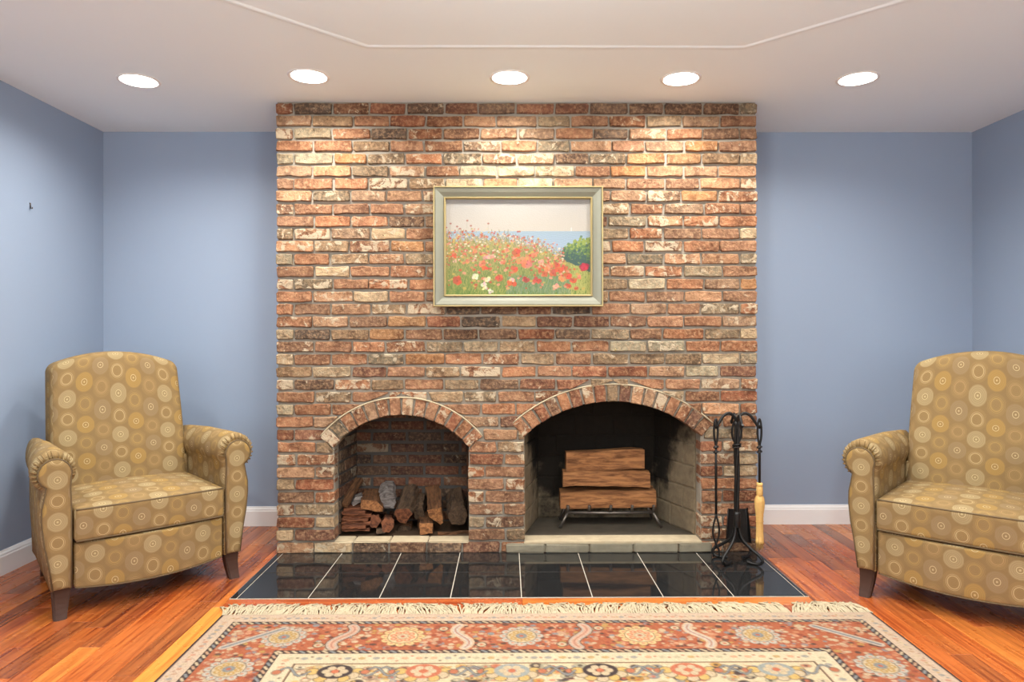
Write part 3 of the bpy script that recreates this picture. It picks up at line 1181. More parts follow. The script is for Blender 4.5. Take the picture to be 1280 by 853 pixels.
for p, l in zip(ROWL, LBL):
    downlight(p, M['lens'], l, LAMP_ROW)
for p, wh in zip(ADDED_MIDL, ('outside the octagon moulding on the hook wall side', 'inside the octagon moulding, hook wall side of the globe', 'inside the octagon moulding, bare side wall side of the globe', 'outside the octagon moulding on the bare side wall side')):  # unseen middle row, added as fill
    downlight(p, M['lens'], 'recessed downlight ' + wh, FILL_MID)
for p, wh in zip(ADDED_BACKL, ('between the octagon moulding and the hook wall', 'between the octagon moulding and the other side wall', 'in the corner of white wall and hook wall', 'in the corner of white wall and bare side wall')):  # unseen rear lamps, added as fill
    downlight(p, M['lens_back'], 'recessed downlight ' + wh)
gl = tag(empty('ceiling_globe_light', (0.05, -2.3, H)), 'round opal glass ceiling light inside the octagon moulding', 'light')  # assumed fixture out of view, raises the room's brightness
bm = bmesh.new()
add_lathe(bm, [(0.0001, 0.0), (0.09, -0.001), (0.09, -0.02), (0.02, -0.03), (0.012, -0.05), (0.012, -0.16), (0.06, -0.175)], 0, 0, 32)
obj('canopy', bm, M['trim'], gl)
bm = bmesh.new()
add_lathe(bm, [(0.14 * math.sin(a) + 1e-4, -0.305 + 0.14 * math.cos(a)) for a in [0.2 + (PI - 0.2) * k / 20 for k in range(21)]], 0, 0, 36)
obj('globe', bm, M['globe'], gl)
# tiny hook on the left wall
hk = PY(37, 258, 0)
d = ray(37, 258)
hk = CAM + d * ((XL - CAM.x) / d.x)
tag(tube('wall_hook', [hk + Vector((0, 0, 0.016)), hk + Vector((0.004, 0, 0.016)), hk + Vector((0.006, 0, -0.012)), hk + Vector((0.014, 0, -0.012)), hk + Vector((0.014, 0, -0.004))], 0.0028, M['steel'], None, 6),
    'tiny metal picture hook on the bare blue side wall', 'hook')


# ------------------------------------------------------------------ numpy canvas for flat print
class Canvas:
    """colours on a metric grid, painted shape by shape; becomes vertex colours of a fine mesh"""
    def __init__(s, w, h, nx, ny, base):
        s.w, s.h, s.nx, s.ny = w, h, nx, ny
        s.X, s.Y = np.meshgrid(np.linspace(0, w, nx), np.linspace(0, h, ny))
        s.C = np.empty((ny, nx, 3))
        s.C[:] = base[:3]
        s.px = w / (nx - 1)

    def win(s, x, y, r):
        i0, i1 = max(0, int((x - r) / s.w * (s.nx - 1))), min(s.nx, int((x + r) / s.w * (s.nx - 1)) + 2)
        j0, j1 = max(0, int((y - r) / s.h * (s.ny - 1))), min(s.ny, int((y + r) / s.h * (s.ny - 1)) + 2)
        return slice(j0, j1), slice(i0, i1)

    def put(s, sl, m, col):
        m = np.clip(m, 0, 1)[..., None]
        s.C[sl] = s.C[sl] * (1 - m) + np.array(col[:3]) * m

    def disc(s, x, y, r, col, a=1.0, ry=None, rot=0.0):
        ry = ry or r
        sl = s.win(x, y, max(r, ry) + 2 * s.px)
        dx, dy = s.X[sl] - x, s.Y[sl] - y
        c, n = math.cos(rot), math.sin(rot)
        u, v = (dx * c + dy * n) / r, (-dx * n + dy * c) / ry
        d = (np.sqrt(u * u + v * v) - 1) * min(r, ry)
        s.put(sl, a * np.clip(0.5 - d / s.px, 0, 1), col)

    def line(s, pts, wdt, col, a=1.0):
        for (x0, y0), (x1, y1) in zip(pts, pts[1:]):
            L = math.hypot(x1 - x0, y1 - y0)
            sl = s.win((x0 + x1) / 2, (y0 + y1) / 2, L / 2 + wdt + 2 * s.px)
            dx, dy = s.X[sl] - x0, s.Y[sl] - y0
            t = np.clip((dx * (x1 - x0) + dy * (y1 - y0)) / max(L * L, 1e-12), 0, 1)
            d = np.hypot(dx - t * (x1 - x0), dy - t * (y1 - y0)) - wdt / 2
            s.put(sl, a * np.clip(0.5 - d / s.px, 0, 1), col)

    def rect(s, x0, x1, y0, y1, col, a=1.0):
        m = np.clip((s.X - x0) / s.px + .5, 0, 1) * np.clip((x1 - s.X) / s.px + .5, 0, 1) * np.clip((s.Y - y0) / s.px + .5, 0, 1) * np.clip((y1 - s.Y) / s.px + .5, 0, 1)
        s.put((slice(None), slice(None)), a * m, col)

    def mesh(s, name, fn):
        V = fn(s.X, s.Y).reshape(-1, 3)
        idx = np.arange(s.nx * s.ny).reshape(s.ny, s.nx)
        Fq = np.stack([idx[:-1, :-1], idx[:-1, 1:], idx[1:, 1:], idx[1:, :-1]], -1).reshape(-1, 4)
        me = bpy.data.meshes.new(name)
        me.vertices.add(len(V))
        me.vertices.foreach_set('co', V.ravel())
        me.loops.add(Fq.size)
        me.loops.foreach_set('vertex_index', Fq.ravel().astype(np.int32))
        me.polygons.add(len(Fq))
        me.polygons.foreach_set('loop_start', np.arange(0, Fq.size, 4, dtype=np.int32))
        me.update(calc_edges=True)
        at = me.color_attributes.new('Col', 'FLOAT_COLOR', 'POINT')
        rgba = np.concatenate([s.C.reshape(-1, 3), np.ones((len(V), 1))], 1)
        at.data.foreach_set('color', rgba.ravel().astype(np.float32))
        me.validate()
        return me


# ------------------------------------------------------------------ framed painting
PYF = -0.058
fa, fb = PY(541.5, 383.5, PYF), PY(754, 232.5, PYF)
fx0, fx1, fz0, fz1 = fa.x, fb.x, fa.z, fb.z
FW = 0.064
pic = tag(empty('framed_painting', ((fx0 + fx1) / 2, -0.012, fz0)), 'oil painting of a red poppy meadow by the sea in a pale silver-green frame', 'painting')
PO = Vector(pic.location)


def frame_strip(name, prof, mat):
    prof = [(d, y - .006 if y < -.013 else y) for d, y in prof]
    """mitred rail: profile of (inset from the outer edge, y) swept round the rectangle, one rail per side"""
    cor = lambda d: [(fx0 + d, fz0 + d), (fx1 - d, fz0 + d), (fx1 - d, fz1 - d), (fx0 + d, fz1 - d)]
    for k in range(4):
        bm = bmesh.new()
        A, B = [], []
        for d, y in prof:
            c = cor(d)
            a, b = c[k], c[(k + 1) % 4]
            A.append(bm.verts.new(Vector((a[0], y, a[1])) - PO))
            B.append(bm.verts.new(Vector((b[0], y, b[1])) - PO))
        n = len(prof)
        for q in range(n):
            bm.faces.new((A[q], A[(q + 1) % n], B[(q + 1) % n], B[q]))
        bm.faces.new(A)
        bm.faces.new(B[::-1])
        bmesh.ops.recalc_face_normals(bm, faces=bm.faces)
        obj(name, bm, mat, pic)


frame_strip('outer_bead', [(0.0, -0.012), (0.0, -0.050), (0.002, -0.054), (0.006, -0.054), (0.007, -0.05), (0.007, -0.012)], M['gold'])
frame_strip('frame_rail', [(0.007, -0.012), (0.007, -0.048), (0.012, -0.050), (0.030, -0.044), (0.050, -0.034), (0.054, -0.032), (0.054, -0.012)], M['frame'])
frame_strip('inner_lip', [(0.054, -0.012), (0.054, -0.036), (0.057, -0.040), (0.061, -0.038), (FW, -0.026), (FW, -0.012)], M['gold'])
bm = bmesh.new()
add_box(bm, fx0 + .02 - PO.x, fx1 - .02 - PO.x, 0.0, 0.006, fz0 + .02 - PO.z, fz1 - .02 - PO.z)
obj('back_board', bm, M['frame_in'], pic)

iw, ih = fx1 - fx0 - 2 * FW, fz1 - fz0 - 2 * FW
cv = Canvas(1.0, 0.652, 400, 262, lin(224, 219, 211))
rp = random.Random(3)
nr = np.random.RandomState(4)
yy = cv.Y
# sky, a little warmer towards the horizon
t = np.clip((yy - 0.42) / 0.23, 0, 1)[..., None]
cv.C[:] = np.array(lin(215, 206, 190)[:3]) * (1 - t) + np.array(lin(196, 192, 185)[:3]) * t
# sea
HZN = 0.435
sea = np.clip((HZN - yy) / 0.004, 0, 1)[..., None]
tt = np.clip((HZN - yy) / 0.2, 0, 1)[..., None]
seac = np.array(lin(168, 190, 204)[:3]) * (1 - tt) + np.array(lin(150, 168, 190)[:3]) * tt
seac = seac * (1 + 0.10 * np.sin(yy * 520 + 3 * np.sin(cv.X * 23) + 2 * np.sin(cv.X * 61))[..., None])
cv.C = cv.C * (1 - sea) + seac * sea
cv.line([(0.866, 0.435), (0.866, 0.456)], 0.004, lin(245, 243, 238))
# meadow: its upper edge falls to the right
edge = lambda x: 0.40 - 0.02 * x - 0.22 * max(0, x - 0.42) ** 1.0 * 1.0 - (0.16 * max(0, x - 0.70))
eg = 0.40 - 0.02 * cv.X - 0.22 * np.maximum(0, cv.X - 0.42) - 0.16 * np.maximum(0, cv.X - 0.70)
gm = np.clip((eg - 0.012 + 0.012 * np.sin(cv.X * 140) - yy) / 0.03, 0, 1)[..., None]
gf = np.clip(yy / 0.38, 0, 1)[..., None]
cv.C = cv.C * (1 - gm) + (np.array(lin(98, 128, 56)[:3]) * (1 - gf) + np.array(lin(168, 166, 96)[:3]) * gf) * gm
for k in range(9000):
    x, y = rp.random(), rp.random() * 0.47
    e = edge(x) + rp.gauss(0, 0.022)
    if y > e:
        continue
    f = y / 0.4
    g = rp.random()
    if x > 0.86 and y < 0.2:
        col = lin(150 + 40 * g, 160 + 25 * g, 84 + 20 * g)
    elif x > 0.42 and y < 0.12:
        col = lin(84 + 70 * g, 122 + 40 * g, 88 + 26 * g)
    else:
        col = lin(88 + 80 * g + 30 * f, 122 + 46 * g, 48 + 40 * g + 30 * f)
    a = rp.gauss(0, 0.35)
    L = rp.uniform(0.012, 0.03) * (1.1 - 0.5 * f)
    cv.line([(x, y), (x + L * math.sin(a), y + L * math.cos(a))], 0.0042, col, 0.8)
# right: shrub against the sea
for k in range(1500):
    x, y = rp.uniform(0.80, 1.0), rp.uniform(0.14, 0.40)
    if y > 0.30 + 0.085 * math.sin((x - 0.80) / 0.2 * 1.5) + rp.gauss(0, 0.012) or y < 0.16 + (1 - (x - 0.8) / 0.2) * 0.09:
        continue
    hi = (y - 0.18) / 0.2 + rp.gauss(0, 0.2)
    col = lin(62, 92, 84) if hi < 0.45 else (lin(96, 126, 72) if hi < 0.8 else lin(150, 166, 78))
    cv.disc(x, y, rp.uniform(0.005, 0.010), col, 0.85)
# small far flowers
for k in range(520):
    x = rp.random() ** 1.15 * 0.82
    y = edge(x) * rp.uniform(0.55, 1.12) + rp.gauss(0, 0.012)
    col = rp.choice([lin(196, 92, 72), lin(206, 118, 92), lin(222, 170, 150), lin(186, 84, 84), lin(226, 206, 176), lin(200, 108, 60), lin(208, 180, 90)])
    cv.disc(x, y, rp.uniform(0.004, 0.0095), col, 0.9, rp.uniform(0.003, 0.007), rp.uniform(-.5, .5))
for x, y in ((0.035, .485), (0.15, .505), (.295, .485), (.08, .465), (.10, .45), (.175, .47), (.14, .435), (.36, .41), (.54, .39), (.60, .395), (.64, .375), (.68, .36), (.73, .30), (.47, .40)):
    cv.line([(x, y), (x + rp.gauss(0, .004), y - .05)], 0.002, lin(150, 158, 120), 0.6)
    cv.disc(x, y, 0.008, lin(178, 110, 96), 0.9, 0.006)
# orange band in the middle and poppies
for k in range(170):
    x = rp.uniform(0.02, 0.95)
    y = rp.uniform(0.04, max(0.08, edge(x) - 0.05))
    r = rp.uniform(0.006, 0.014)
    cv.disc(x, y, r, rp.choice([lin(202, 92, 58), lin(214, 122, 92), lin(190, 76, 60), lin(222, 150, 120), lin(196, 168, 84)]), 0.85, r * 0.7, rp.uniform(-.4, .4))


def poppy(x, y, r, c):
    for q in range(9):
        a = rp.uniform(0, 2 * PI)
        cv.disc(x + math.cos(a) * r * .5, y + math.sin(a) * r * .35, r * rp.uniform(.4, .62), lin(*[min(255, v * rp.uniform(.82, 1.16)) for v in c]), 0.85, r * rp.uniform(.3, .5), a)
    cv.disc(x, y - r * .1, r * .16, lin(110, 50, 40), 0.5)


RED, COR, PNK = (206, 96, 62), (222, 136, 98), (220, 160, 136)
for x, y, r, c in ((.08, .10, .036, RED), (.49, .285, .036, RED), (.52, .235, .034, COR), (.56, .215, .040, COR), (.565, .235, .03, (230, 140, 100)), (.37, .115, .028, RED), (.46, .085, .036, RED), (.455, .10, .02, (236, 190, 160)),
                   (.47, .175, .028, RED), (.555, .105, .026, (190, 74, 70)), (.63, .10, .03, (194, 82, 66)), (.68, .145, .026, RED), (.70, .175, .024, COR), (.74, .15, .03, (200, 90, 66)), (.78, .17, .03, RED), (.77, .21, .026, RED),
                   (.82, .185, .026, (204, 96, 70)), (.84, .13, .03, RED), (.80, .11, .026, COR), (.88, .10, .026, RED), (.72, .20, .022, COR), (.66, .22, .026, PNK), (.61, .27, .022, COR), (.25, .215, .028, COR), (.28, .25, .024, PNK),
                   (.27, .18, .022, RED), (.20, .30, .018, COR), (.31, .26, .024, PNK), (.15, .23, .018, COR), (.92, .12, .018, COR), (.90, .045, .016, RED), (.85, .06, .016, RED), (.06, .27, .018, RED), (.42, .30, .02, COR), (.76, .06, .022, PNK)):
    poppy(x, y, r, c)
for x, y, r in ((.205, .125, .024), (.285, .11, .026), (.26, .075, .022), (.27, .045, .02), (.31, .025, .022)):
    poppy(x, y, r, (226, 216, 178))
poppy(.955, .19, .035, (176, 44, 64))
poppy(.955, .185, .025, (196, 60, 76))
cv.C *= (.46 + .10 * np.clip((HZN - yy) / .1, 0, 1))[..., None]
me = cv.mesh('canvas_print', lambda X, Y: np.stack([fx0 + FW - .003 - PO.x + X * (iw + .006), np.full_like(X, -0.028 - PO.y), fz0 + FW - .003 - PO.z + Y / 0.652 * (ih + .006)], -1))
obj('canvas', me, M['paint'], pic)

# ------------------------------------------------------------------ rug
NAVY, RUST, CREAM, SKY, GOLD, BLUSH = lin(44, 44, 52), lin(172, 94, 64), lin(200, 180, 146), lin(132, 138, 138), lin(182, 146, 84), lin(190, 152, 122)
INK = lin(70, 58, 54)
RWID, RLEN = RX1 - RX0, 3.6
VIS = 1.0
rug = tag(empty('area_rug', ((RX0 + RX1) / 2, RY0 - 0.4, 0)), 'rust and cream oriental rug with floral border on the wooden floor', 'rug')
RO = Vector(rug.location)
rr = random.Random(9)


def draw_rug(cv, y_off, ylen):
    """x across from the left edge, y measured from the far end (0) towards the camera"""
    Wd = RWID
    ye = ylen

    def frame(d0, d1, col):          # band between two insets from left, right and far edge
        cv.rect(d0, d1, d0 - y_off, ye, col)
        cv.rect(Wd - d1, Wd - d0, d0 - y_off, ye, col)
        cv.rect(d0, Wd - d0, d0 - y_off, d1 - y_off, col)
    frame(0.0, 0.016, NAVY)
    cv.rect(0.016, Wd - 0.016, 0.006 - y_off, 0.02 - y_off, lin(206, 180, 156))
    frame(0.016, 0.078, lin(206, 182, 156))
    frame(0.078, 0.104, NAVY)
    frame(0.104, 0.325, RUST)
    frame(0.325, 0.352, NAVY)
    frame(0.352, 0.425, lin(214, 198, 164))
    frame(0.425, 0.431, INK)

    # walker along the three sides; (s, t): along and inset
    def sides(L0):
        Ls = 3.6
        yield 'far', Wd, lambda s, t: (s, t - y_off)
        yield 'left', Ls, lambda s, t: (t, s - y_off)
        yield 'right', Ls, lambda s, t: (Wd - t, s - y_off)
    for nm, L, m in sides(0):
        # outer pale guard: tiny sprigs
        s = 0.05
        while s < L - 0.05:
            if nm == 'far' or s > 0.06:
                x, y = m(s, 0.047)
                cv.disc(x, y, 0.010, rr.choice([SKY, BLUSH, lin(196, 138, 112), CREAM]), 0.8, 0.008)
                x, y = m(s + 0.016, 0.040 + rr.uniform(-.01, .014))
                cv.disc(x, y, 0.005, rr.choice([lin(160, 120, 104), GOLD, SKY]), 0.8)
            s += 0.034
        # two barber-pole guards
        for tc, w in ((0.091, 0.017), (0.3385, 0.018)):
            s = tc
            k = 0
            while s < L - tc:
                c = (CREAM, BLUSH, CREAM, SKY)[k % 4]
                p, q = m(s, tc - w / 2 + .003), m(s + 0.016, tc + w / 2 - .003)
                cv.line([p, q], 0.0095, c)
                s += 0.027
                k += 1
        # inner pale guard: sprigs
        s = 0.40
        while s < L - 0.40:
            x, y = m(s, 0.388)
            cv.disc(x, y, 0.013, rr.choice([SKY, lin(206, 150, 116), GOLD, lin(178, 170, 140)]), 0.75, 0.010)
            x, y = m(s + .024, 0.388 + rr.uniform(-.02, .02))
            cv.disc(x, y, 0.006, rr.choice([INK, lin(170, 96, 76)]), 0.7)
            s += 0.05

        # main border fill: little blossoms with dark outline
        for k in range(int(L * 520)):
            s = rr.uniform(0.11, L - 0.11)
            t = rr.uniform(0.112, 0.318)
            if nm != 'far' and s < 0.33:
                continue
            x, y = m(s, t)
            r = rr.uniform(0.005, 0.014)
            cc = rr.choice([CREAM, CREAM, BLUSH, BLUSH, SKY, GOLD, lin(196, 132, 96), lin(204, 150, 116), INK, lin(140, 72, 54)])
            if rr.random() < .45:
                cv.disc(x, y, r + .0035, lin(168, 80, 58), 0.7)
            cv.disc(x, y, r, cc, 0.9, r * rr.uniform(.6, 1))
        # rosettes and serrated leaves
        step = 0.222   # rosette, leaf, rosette
        n = int((L - 0.44) / step)
        off = (L - n * step) / 2
        for k in range(n + 1):
            s = off + k * step
            if nm != 'far':
                s = 0.46 + k * step
            x, y = m(s, 0.215)
            if k % 2 == 0:
                blue = (k // 2) % 2 == 0
                oc = lin(186, 180, 164) if blue else lin(216, 184, 128)
                for q in range(12):
                    a = 2 * PI * q / 12
                    cv.disc(x + .066 * math.cos(a), y + .066 * math.sin(a), .0185, INK, .6)
                for q in range(12):
                    a = 2 * PI * q / 12
                    cv.disc(x + .066 * math.cos(a), y + .066 * math.sin(a), .0165, oc)
                    cv.disc(x + .066 * math.cos(a), y + .066 * math.sin(a), .006, lin(200, 140, 110))
                cv.disc(x, y, .058, INK, .7)
                cv.disc(x, y, .054, CREAM if blue else lin(222, 196, 150))
                for q in range(8):
                    a = 2 * PI * q / 8 + .2
                    cv.disc(x + .036 * math.cos(a), y + .036 * math.sin(a), .013, GOLD if blue else lin(204, 130, 96))
                    cv.disc(x + .036 * math.cos(a), y + .036 * math.sin(a), .005, CREAM)
                cv.disc(x, y, .022, INK, .6)
                cv.disc(x, y, .019, SKY if blue else CREAM)
                cv.disc(x, y, .008, lin(186, 100, 76))
            elif nm != 'far' or .40 < s < L - .40:
                sg = 1 if (k // 2) % 2 else -1
                pts = []
                for q in range(13):
                    u = q / 12   # along the leaf
                    a = m(s + sg * .030 * math.sin((u - .5) * 5.2), 0.122 + .186 * u)
                    pts.append(a)
                dark = (k // 2) % 2 == 0
                if dark:
                    cv.line(pts, .046, INK, .8)
                    for q, (ax, ay) in enumerate(pts):
                        cv.disc(ax + (.015 if q % 2 else -.015), ay, .009, INK, .8)
                cv.line(pts, .038, lin(186, 168, 150) if dark else lin(206, 178, 146))
                cv.line(pts, .020, lin(206, 164, 138) if dark else lin(196, 186, 170))
                cv.line(pts, .006, lin(168, 110, 92), .8)
                for sgn in (-1, 1):
                    x2, y2 = m(s + sgn * .075, 0.285 if sgn * sg > 0 else 0.15)
                    cv.disc(x2, y2, .021, INK, .8)
                    cv.disc(x2, y2, .016, CREAM)
                    cv.disc(x2, y2, .007, lin(190, 110, 84))
    # corner leaves on the mitre
    for sx in (0, 1):
        for a, b in (((.13, .30), (.28, .14)),):
            p = (a[0] if sx == 0 else Wd - a[0], a[1] - y_off)
            q = (b[0] + .02 if sx == 0 else Wd - b[0] - .02, b[1] - y_off)
            cv.line([p, q], .042, INK, .35)
            cv.line([p, q], .034, lin(196, 178, 158))
            cv.line([p, q], .014, SKY)
    # field: cream ground with panels, vines and palmettes
    fx_0, fx_1, fy0 = 0.431, Wd - 0.431, 0.431
    cv.rect(fx_0, fx_1, fy0 - y_off, ye, lin(214, 196, 158))
    for k in range(int(1300 * ye / 1.0)):
        ax, ay = rr.uniform(fx_0 + .02, fx_1 - .02), rr.uniform(fy0 + .015 - y_off, ye)
        if ay < fy0 + .01 - y_off:
            continue
        r = rr.uniform(.006, .022)
        c = rr.choice([lin(206, 172, 104), lin(222, 206, 172), lin(196, 118, 88), SKY, BLUSH, lin(168, 164, 136), NAVY, lin(196, 146, 70)])
        if r > .014:
            cv.disc(ax, ay, r + .003, INK, .45, r * .7 + .003, 0)
        cv.disc(ax, ay, r, c, .85, r * rr.uniform(.5, .9), 0)
        if r > .012:
            cv.disc(ax, ay, r * .4, rr.choice([NAVY, CREAM, lin(188, 100, 74)]), .8)
    nx_ = 6
    for j in range(0, 13):
        for i in range(nx_):
            cx = fx_0 + (fx_1 - fx_0) * (i + (.5 if j % 2 == 0 else 1.0)) / nx_
            cy = fy0 + .05 + j * .23 - y_off
            if cx > fx_1 - .06 or cy > ye + .1:
                continue
            c = (NAVY, lin(190, 108, 80), lin(150, 158, 152))[(i + j) % 3]
            for q in range(7):
                a = PI * q / 6
                cv.disc(cx + .075 * math.cos(a), cy + .055 * math.sin(a), .024, INK, .8)
                cv.disc(cx + .075 * math.cos(a), cy + .055 * math.sin(a), .020, CREAM if q % 2 else lin(206, 172, 104))
            cv.disc(cx, cy, .060, c, 1, .048)
            for q in range(6):
                a = 2 * PI * q / 6
                cv.disc(cx + .030 * math.cos(a), cy + .024 * math.sin(a), .014, CREAM)
            cv.disc(cx, cy, .013, lin(192, 108, 78))
            for sx_ in (-1, 1):
                pts = [(cx + sx_ * (.085 + .11 * u / 8), cy + .030 * math.sin(u * .8)) for u in range(9)]
                cv.line(pts, .013, INK, .7)
                cv.line(pts, .007, SKY)
                cv.disc(pts[-1][0], pts[-1][1], .018, INK, .7)
                cv.disc(pts[-1][0], pts[-1][1], .014, lin(186, 112, 82))


YS = VIS
cvr = Canvas(RWID, YS, int(RWID / 0.0042), int(YS / 0.0042), RUST)
draw_rug(cvr, 0.0, YS + .1)
cvr.C *= (0.84 + 0.3 * nr.rand(cvr.ny, cvr.nx, 1))
cvr.C = .66 * cvr.C * .88 + np.array(lin(150, 116, 88)[:3]) * .10
RT = 0.011
me = cvr.mesh('rug_pile', lambda X, Y: np.stack([RX0 + X - RO.x, RY0 - Y - RO.y, RT - 0.006 * np.exp(-np.minimum(np.minimum(X, RWID - X), Y) / 0.006)], -1))
me.flip_normals()
obj('pile', me, M['rug'], rug)
cv2 = Canvas(RWID, RLEN - YS, int(RWID / 0.016), int((RLEN - YS) / 0.016), RUST)
draw_rug(cv2, YS, RLEN - YS + .1)
me = cv2.mesh('rug_pile_near', lambda X, Y: np.stack([RX0 + X - RO.x, RY0 - YS - Y - RO.y, np.full_like(X, RT)], -1))
me.flip_normals()
obj('pile', me, M['rug'], rug)
bm = bmesh.new()
add_box(bm, RX0 - RO.x, RX1 - RO.x, RY0 - RLEN - RO.y, RY0 - RO.y, 0.0005, 0.0045)
obj('backing', bm, plain('navy_selvedge', lin(48, 48, 58), 0.9), rug)
# fringe: knotted tassels of a few cotton strands
bm = bmesh.new()
rg = random.Random(17)
x = RX0 + 0.008
lean = 0.0
while x < RX1 + 0.0:
    lean = lean * 0.9 + rg.gauss(0, 0.009)
    if rg.random() < 0.05:
        lean = rg.uniform(-.03, .035)
    for s_ in range(3):
        L = rg.uniform(0.075, 0.122)
        dx = lean + rg.gauss(0, 0.010)
        x0 = x + (s_ - 1) * 0.003
        hh = rg.uniform(0.006, 0.013)
        w1, w2 = rg.gauss(0, .005), rg.gauss(0, .007)
        pts = [(x0, -0.004, 0.006), (x0 + dx * .3 + w1, L * .3, hh), (x0 + dx * .75 + w2, L * .62, hh * 1.1), (x0 + dx * 1.2 + w1 * 2, L * .86, hh * .7), (x0 + dx * 1.3 + w2 * 2.4, L, 0.004)]
        add_tube(bm, [Vector((a - RO.x, RY0 + b - RO.y, c)) for a, b, c in pts], [.0024, .0036, .0038, .0034, .002], 5)
    x += 0.0115
stuff(obj('fringe', bm, M['fringe'], rug))

# ------------------------------------------------------------------ fireplace tools
tb = PZ(921, 700, 0.004)
tb = Vector((1.093, -0.165, 0.004))
st = tag(empty('fire_tool_stand', tb), 'black wrought iron fire tool stand with scrolled feet on the tile hearth', 'tool stand')
for a in (-140, -40, 40, 140):
    ca, sa = math.cos(math.radians(a)), math.sin(math.radians(a))
    pr = [(.010, .235), (.012, .17), (.030, .115), (.075, .075), (.112, .050), (.128, .028), (.112, .010), (.075, .0065), (.05, .012)]
    tube('foot', spline([(r * ca, r * sa, z) for r, z in pr], 5), [.0075] * 41, M['iron'], st, 8)
for q in range(3):
    pts = []
    for k in range(40):
        z = .20 + .50 * k / 39
        a = 2 * PI * q / 3 + k * .10
        pts.append((.0075 * math.cos(a), .0075 * math.sin(a), z))
    tube('post_rod', pts, .0078, M['iron'], st, 8)
bm = bmesh.new()
add_lathe(bm, [(.001, .165), (.016, .17), (.018, .18), (.018, .24), (.016, .25), (.001, .252)], 0, 0, 20)
obj('collar', bm, M['iron'], st)
for z in (.585, .575):
    tube('twisted_band', [(.019 * math.cos(t), .019 * math.sin(t), z + .004 * math.sin(t + z * 90)) for t in [2 * PI * k / 20 for k in range(20)]], .0042, M['iron'], st, 6, True)
for sx in (-1, 1):
    pts = spline([(sx * .004, 0, .66), (sx * .008, 0, .715), (sx * .035, 0, .742), (sx * .065, -.004, .732), (sx * .092, -.008, .695), (sx * .106, -.014, .672), (sx * .112, -.022, .685), (sx * .113, -.024, .706)], 5)
    tube('arm', pts, [.0075] * (len(pts) - 6) + [.006, .005, .005, .004, .003, .002], M['iron'], st, 8)
for sy in (-1, 1):
    pts = spline([(0, sy * .004, .66), (0, sy * .01, .71), (0, sy * .04, .735), (0, sy * .066, .71), (0, sy * .078, .685), (0, sy * .088, .695)], 5)
    tube('arm', pts, .0065, M['iron'], st, 8)


def tool_handle(par, top, zt, zb, loop_w, r=.0055):
    """loop at the top, a wire wrap below, then the rod; all in the tool's own frame"""
    pts = spline([(0, 0, top - .135), (loop_w, 0, top - .085), (loop_w * .9, 0, top - .03), (0, 0, top), (-loop_w * .9, 0, top - .03), (-loop_w, 0, top - .085), (0, 0, top - .135)], 5)
    tube('handle_loop', pts, r, M['iron'], par, 8)
    for q in range(2):
        tube('wire_wrap', [(.0105 * math.cos(t), .0105 * math.sin(t), top - .140 - q * .024 + .003 * math.cos(t)) for t in [2 * PI * k / 16 for k in range(16)]], .004, M['iron'], par, 6, True)
    tube('rod', [(0, 0, top - .13), (0, 0, (top + zb) / 2), (0, 0, zb)], r + .001, M['iron'], par, 8)


# left: tongs with crossing jaws
tg = tag(empty('fireplace_tongs', tb + Vector((-.108, -.012, 0))), 'black iron log tongs hanging from the tool stand next to the firebox', 'fire tool')
tool_handle(tg, .715, 0, .235, .009)
for s_ in (-1, 1):
    pts = spline([(0, s_ * .003, .24), (s_ * .013, s_ * .003, .19), (s_ * .016, s_ * .003, .14), (s_ * .002, s_ * .003, .095), (-s_ * .014, s_ * .003, .06), (-s_ * .012, s_ * .003, .028)], 5)
    tube('jaw', pts, .0048, M['iron'], tg, 8)
# middle: shovel
sh = tag(empty('fireplace_shovel', tb + Vector((0.026, .078, 0))), 'black iron ash shovel with a flat square pan hanging behind the stand post', 'fire tool')
tool_handle(sh, .700, 0, .25, .022, .0058)
bm = bmesh.new()
outl = [(-.045, .245), (.045, .245), (.058, .075), (-.058, .075)]
fr_ = [bm.verts.new((x, -.004 if z > .2 else -.012, z)) for x, z in outl]
bk_ = [bm.verts.new((x, 0.0 if z > .2 else -.008, z)) for x, z in outl]
bm.faces.new(fr_[::-1]); bm.faces.new(bk_)
for k2 in range(4):
    bm.faces.new((fr_[k2], fr_[(k2 + 1) % 4], bk_[(k2 + 1) % 4], bk_[k2]))
bmesh.ops.recalc_face_normals(bm, faces=bm.faces)
pan = obj('pan', bm, M['iron'], sh)
for s_ in (-1, 1):
    bm = bmesh.new()
    a, b = Vector((s_ * .045, -.002, .245)), Vector((s_ * .058, -.010, .075))
    add_tube(bm, [a, b], .003, 6)
    vs = [bm.verts.new(p) for p in (a, b, b + Vector((s_ * .006, -.022, 0)), a + Vector((s_ * .004, -.02, .012)))]
    bm.faces.new(vs)
    obj('pan_rim', bm, M['iron'], sh)
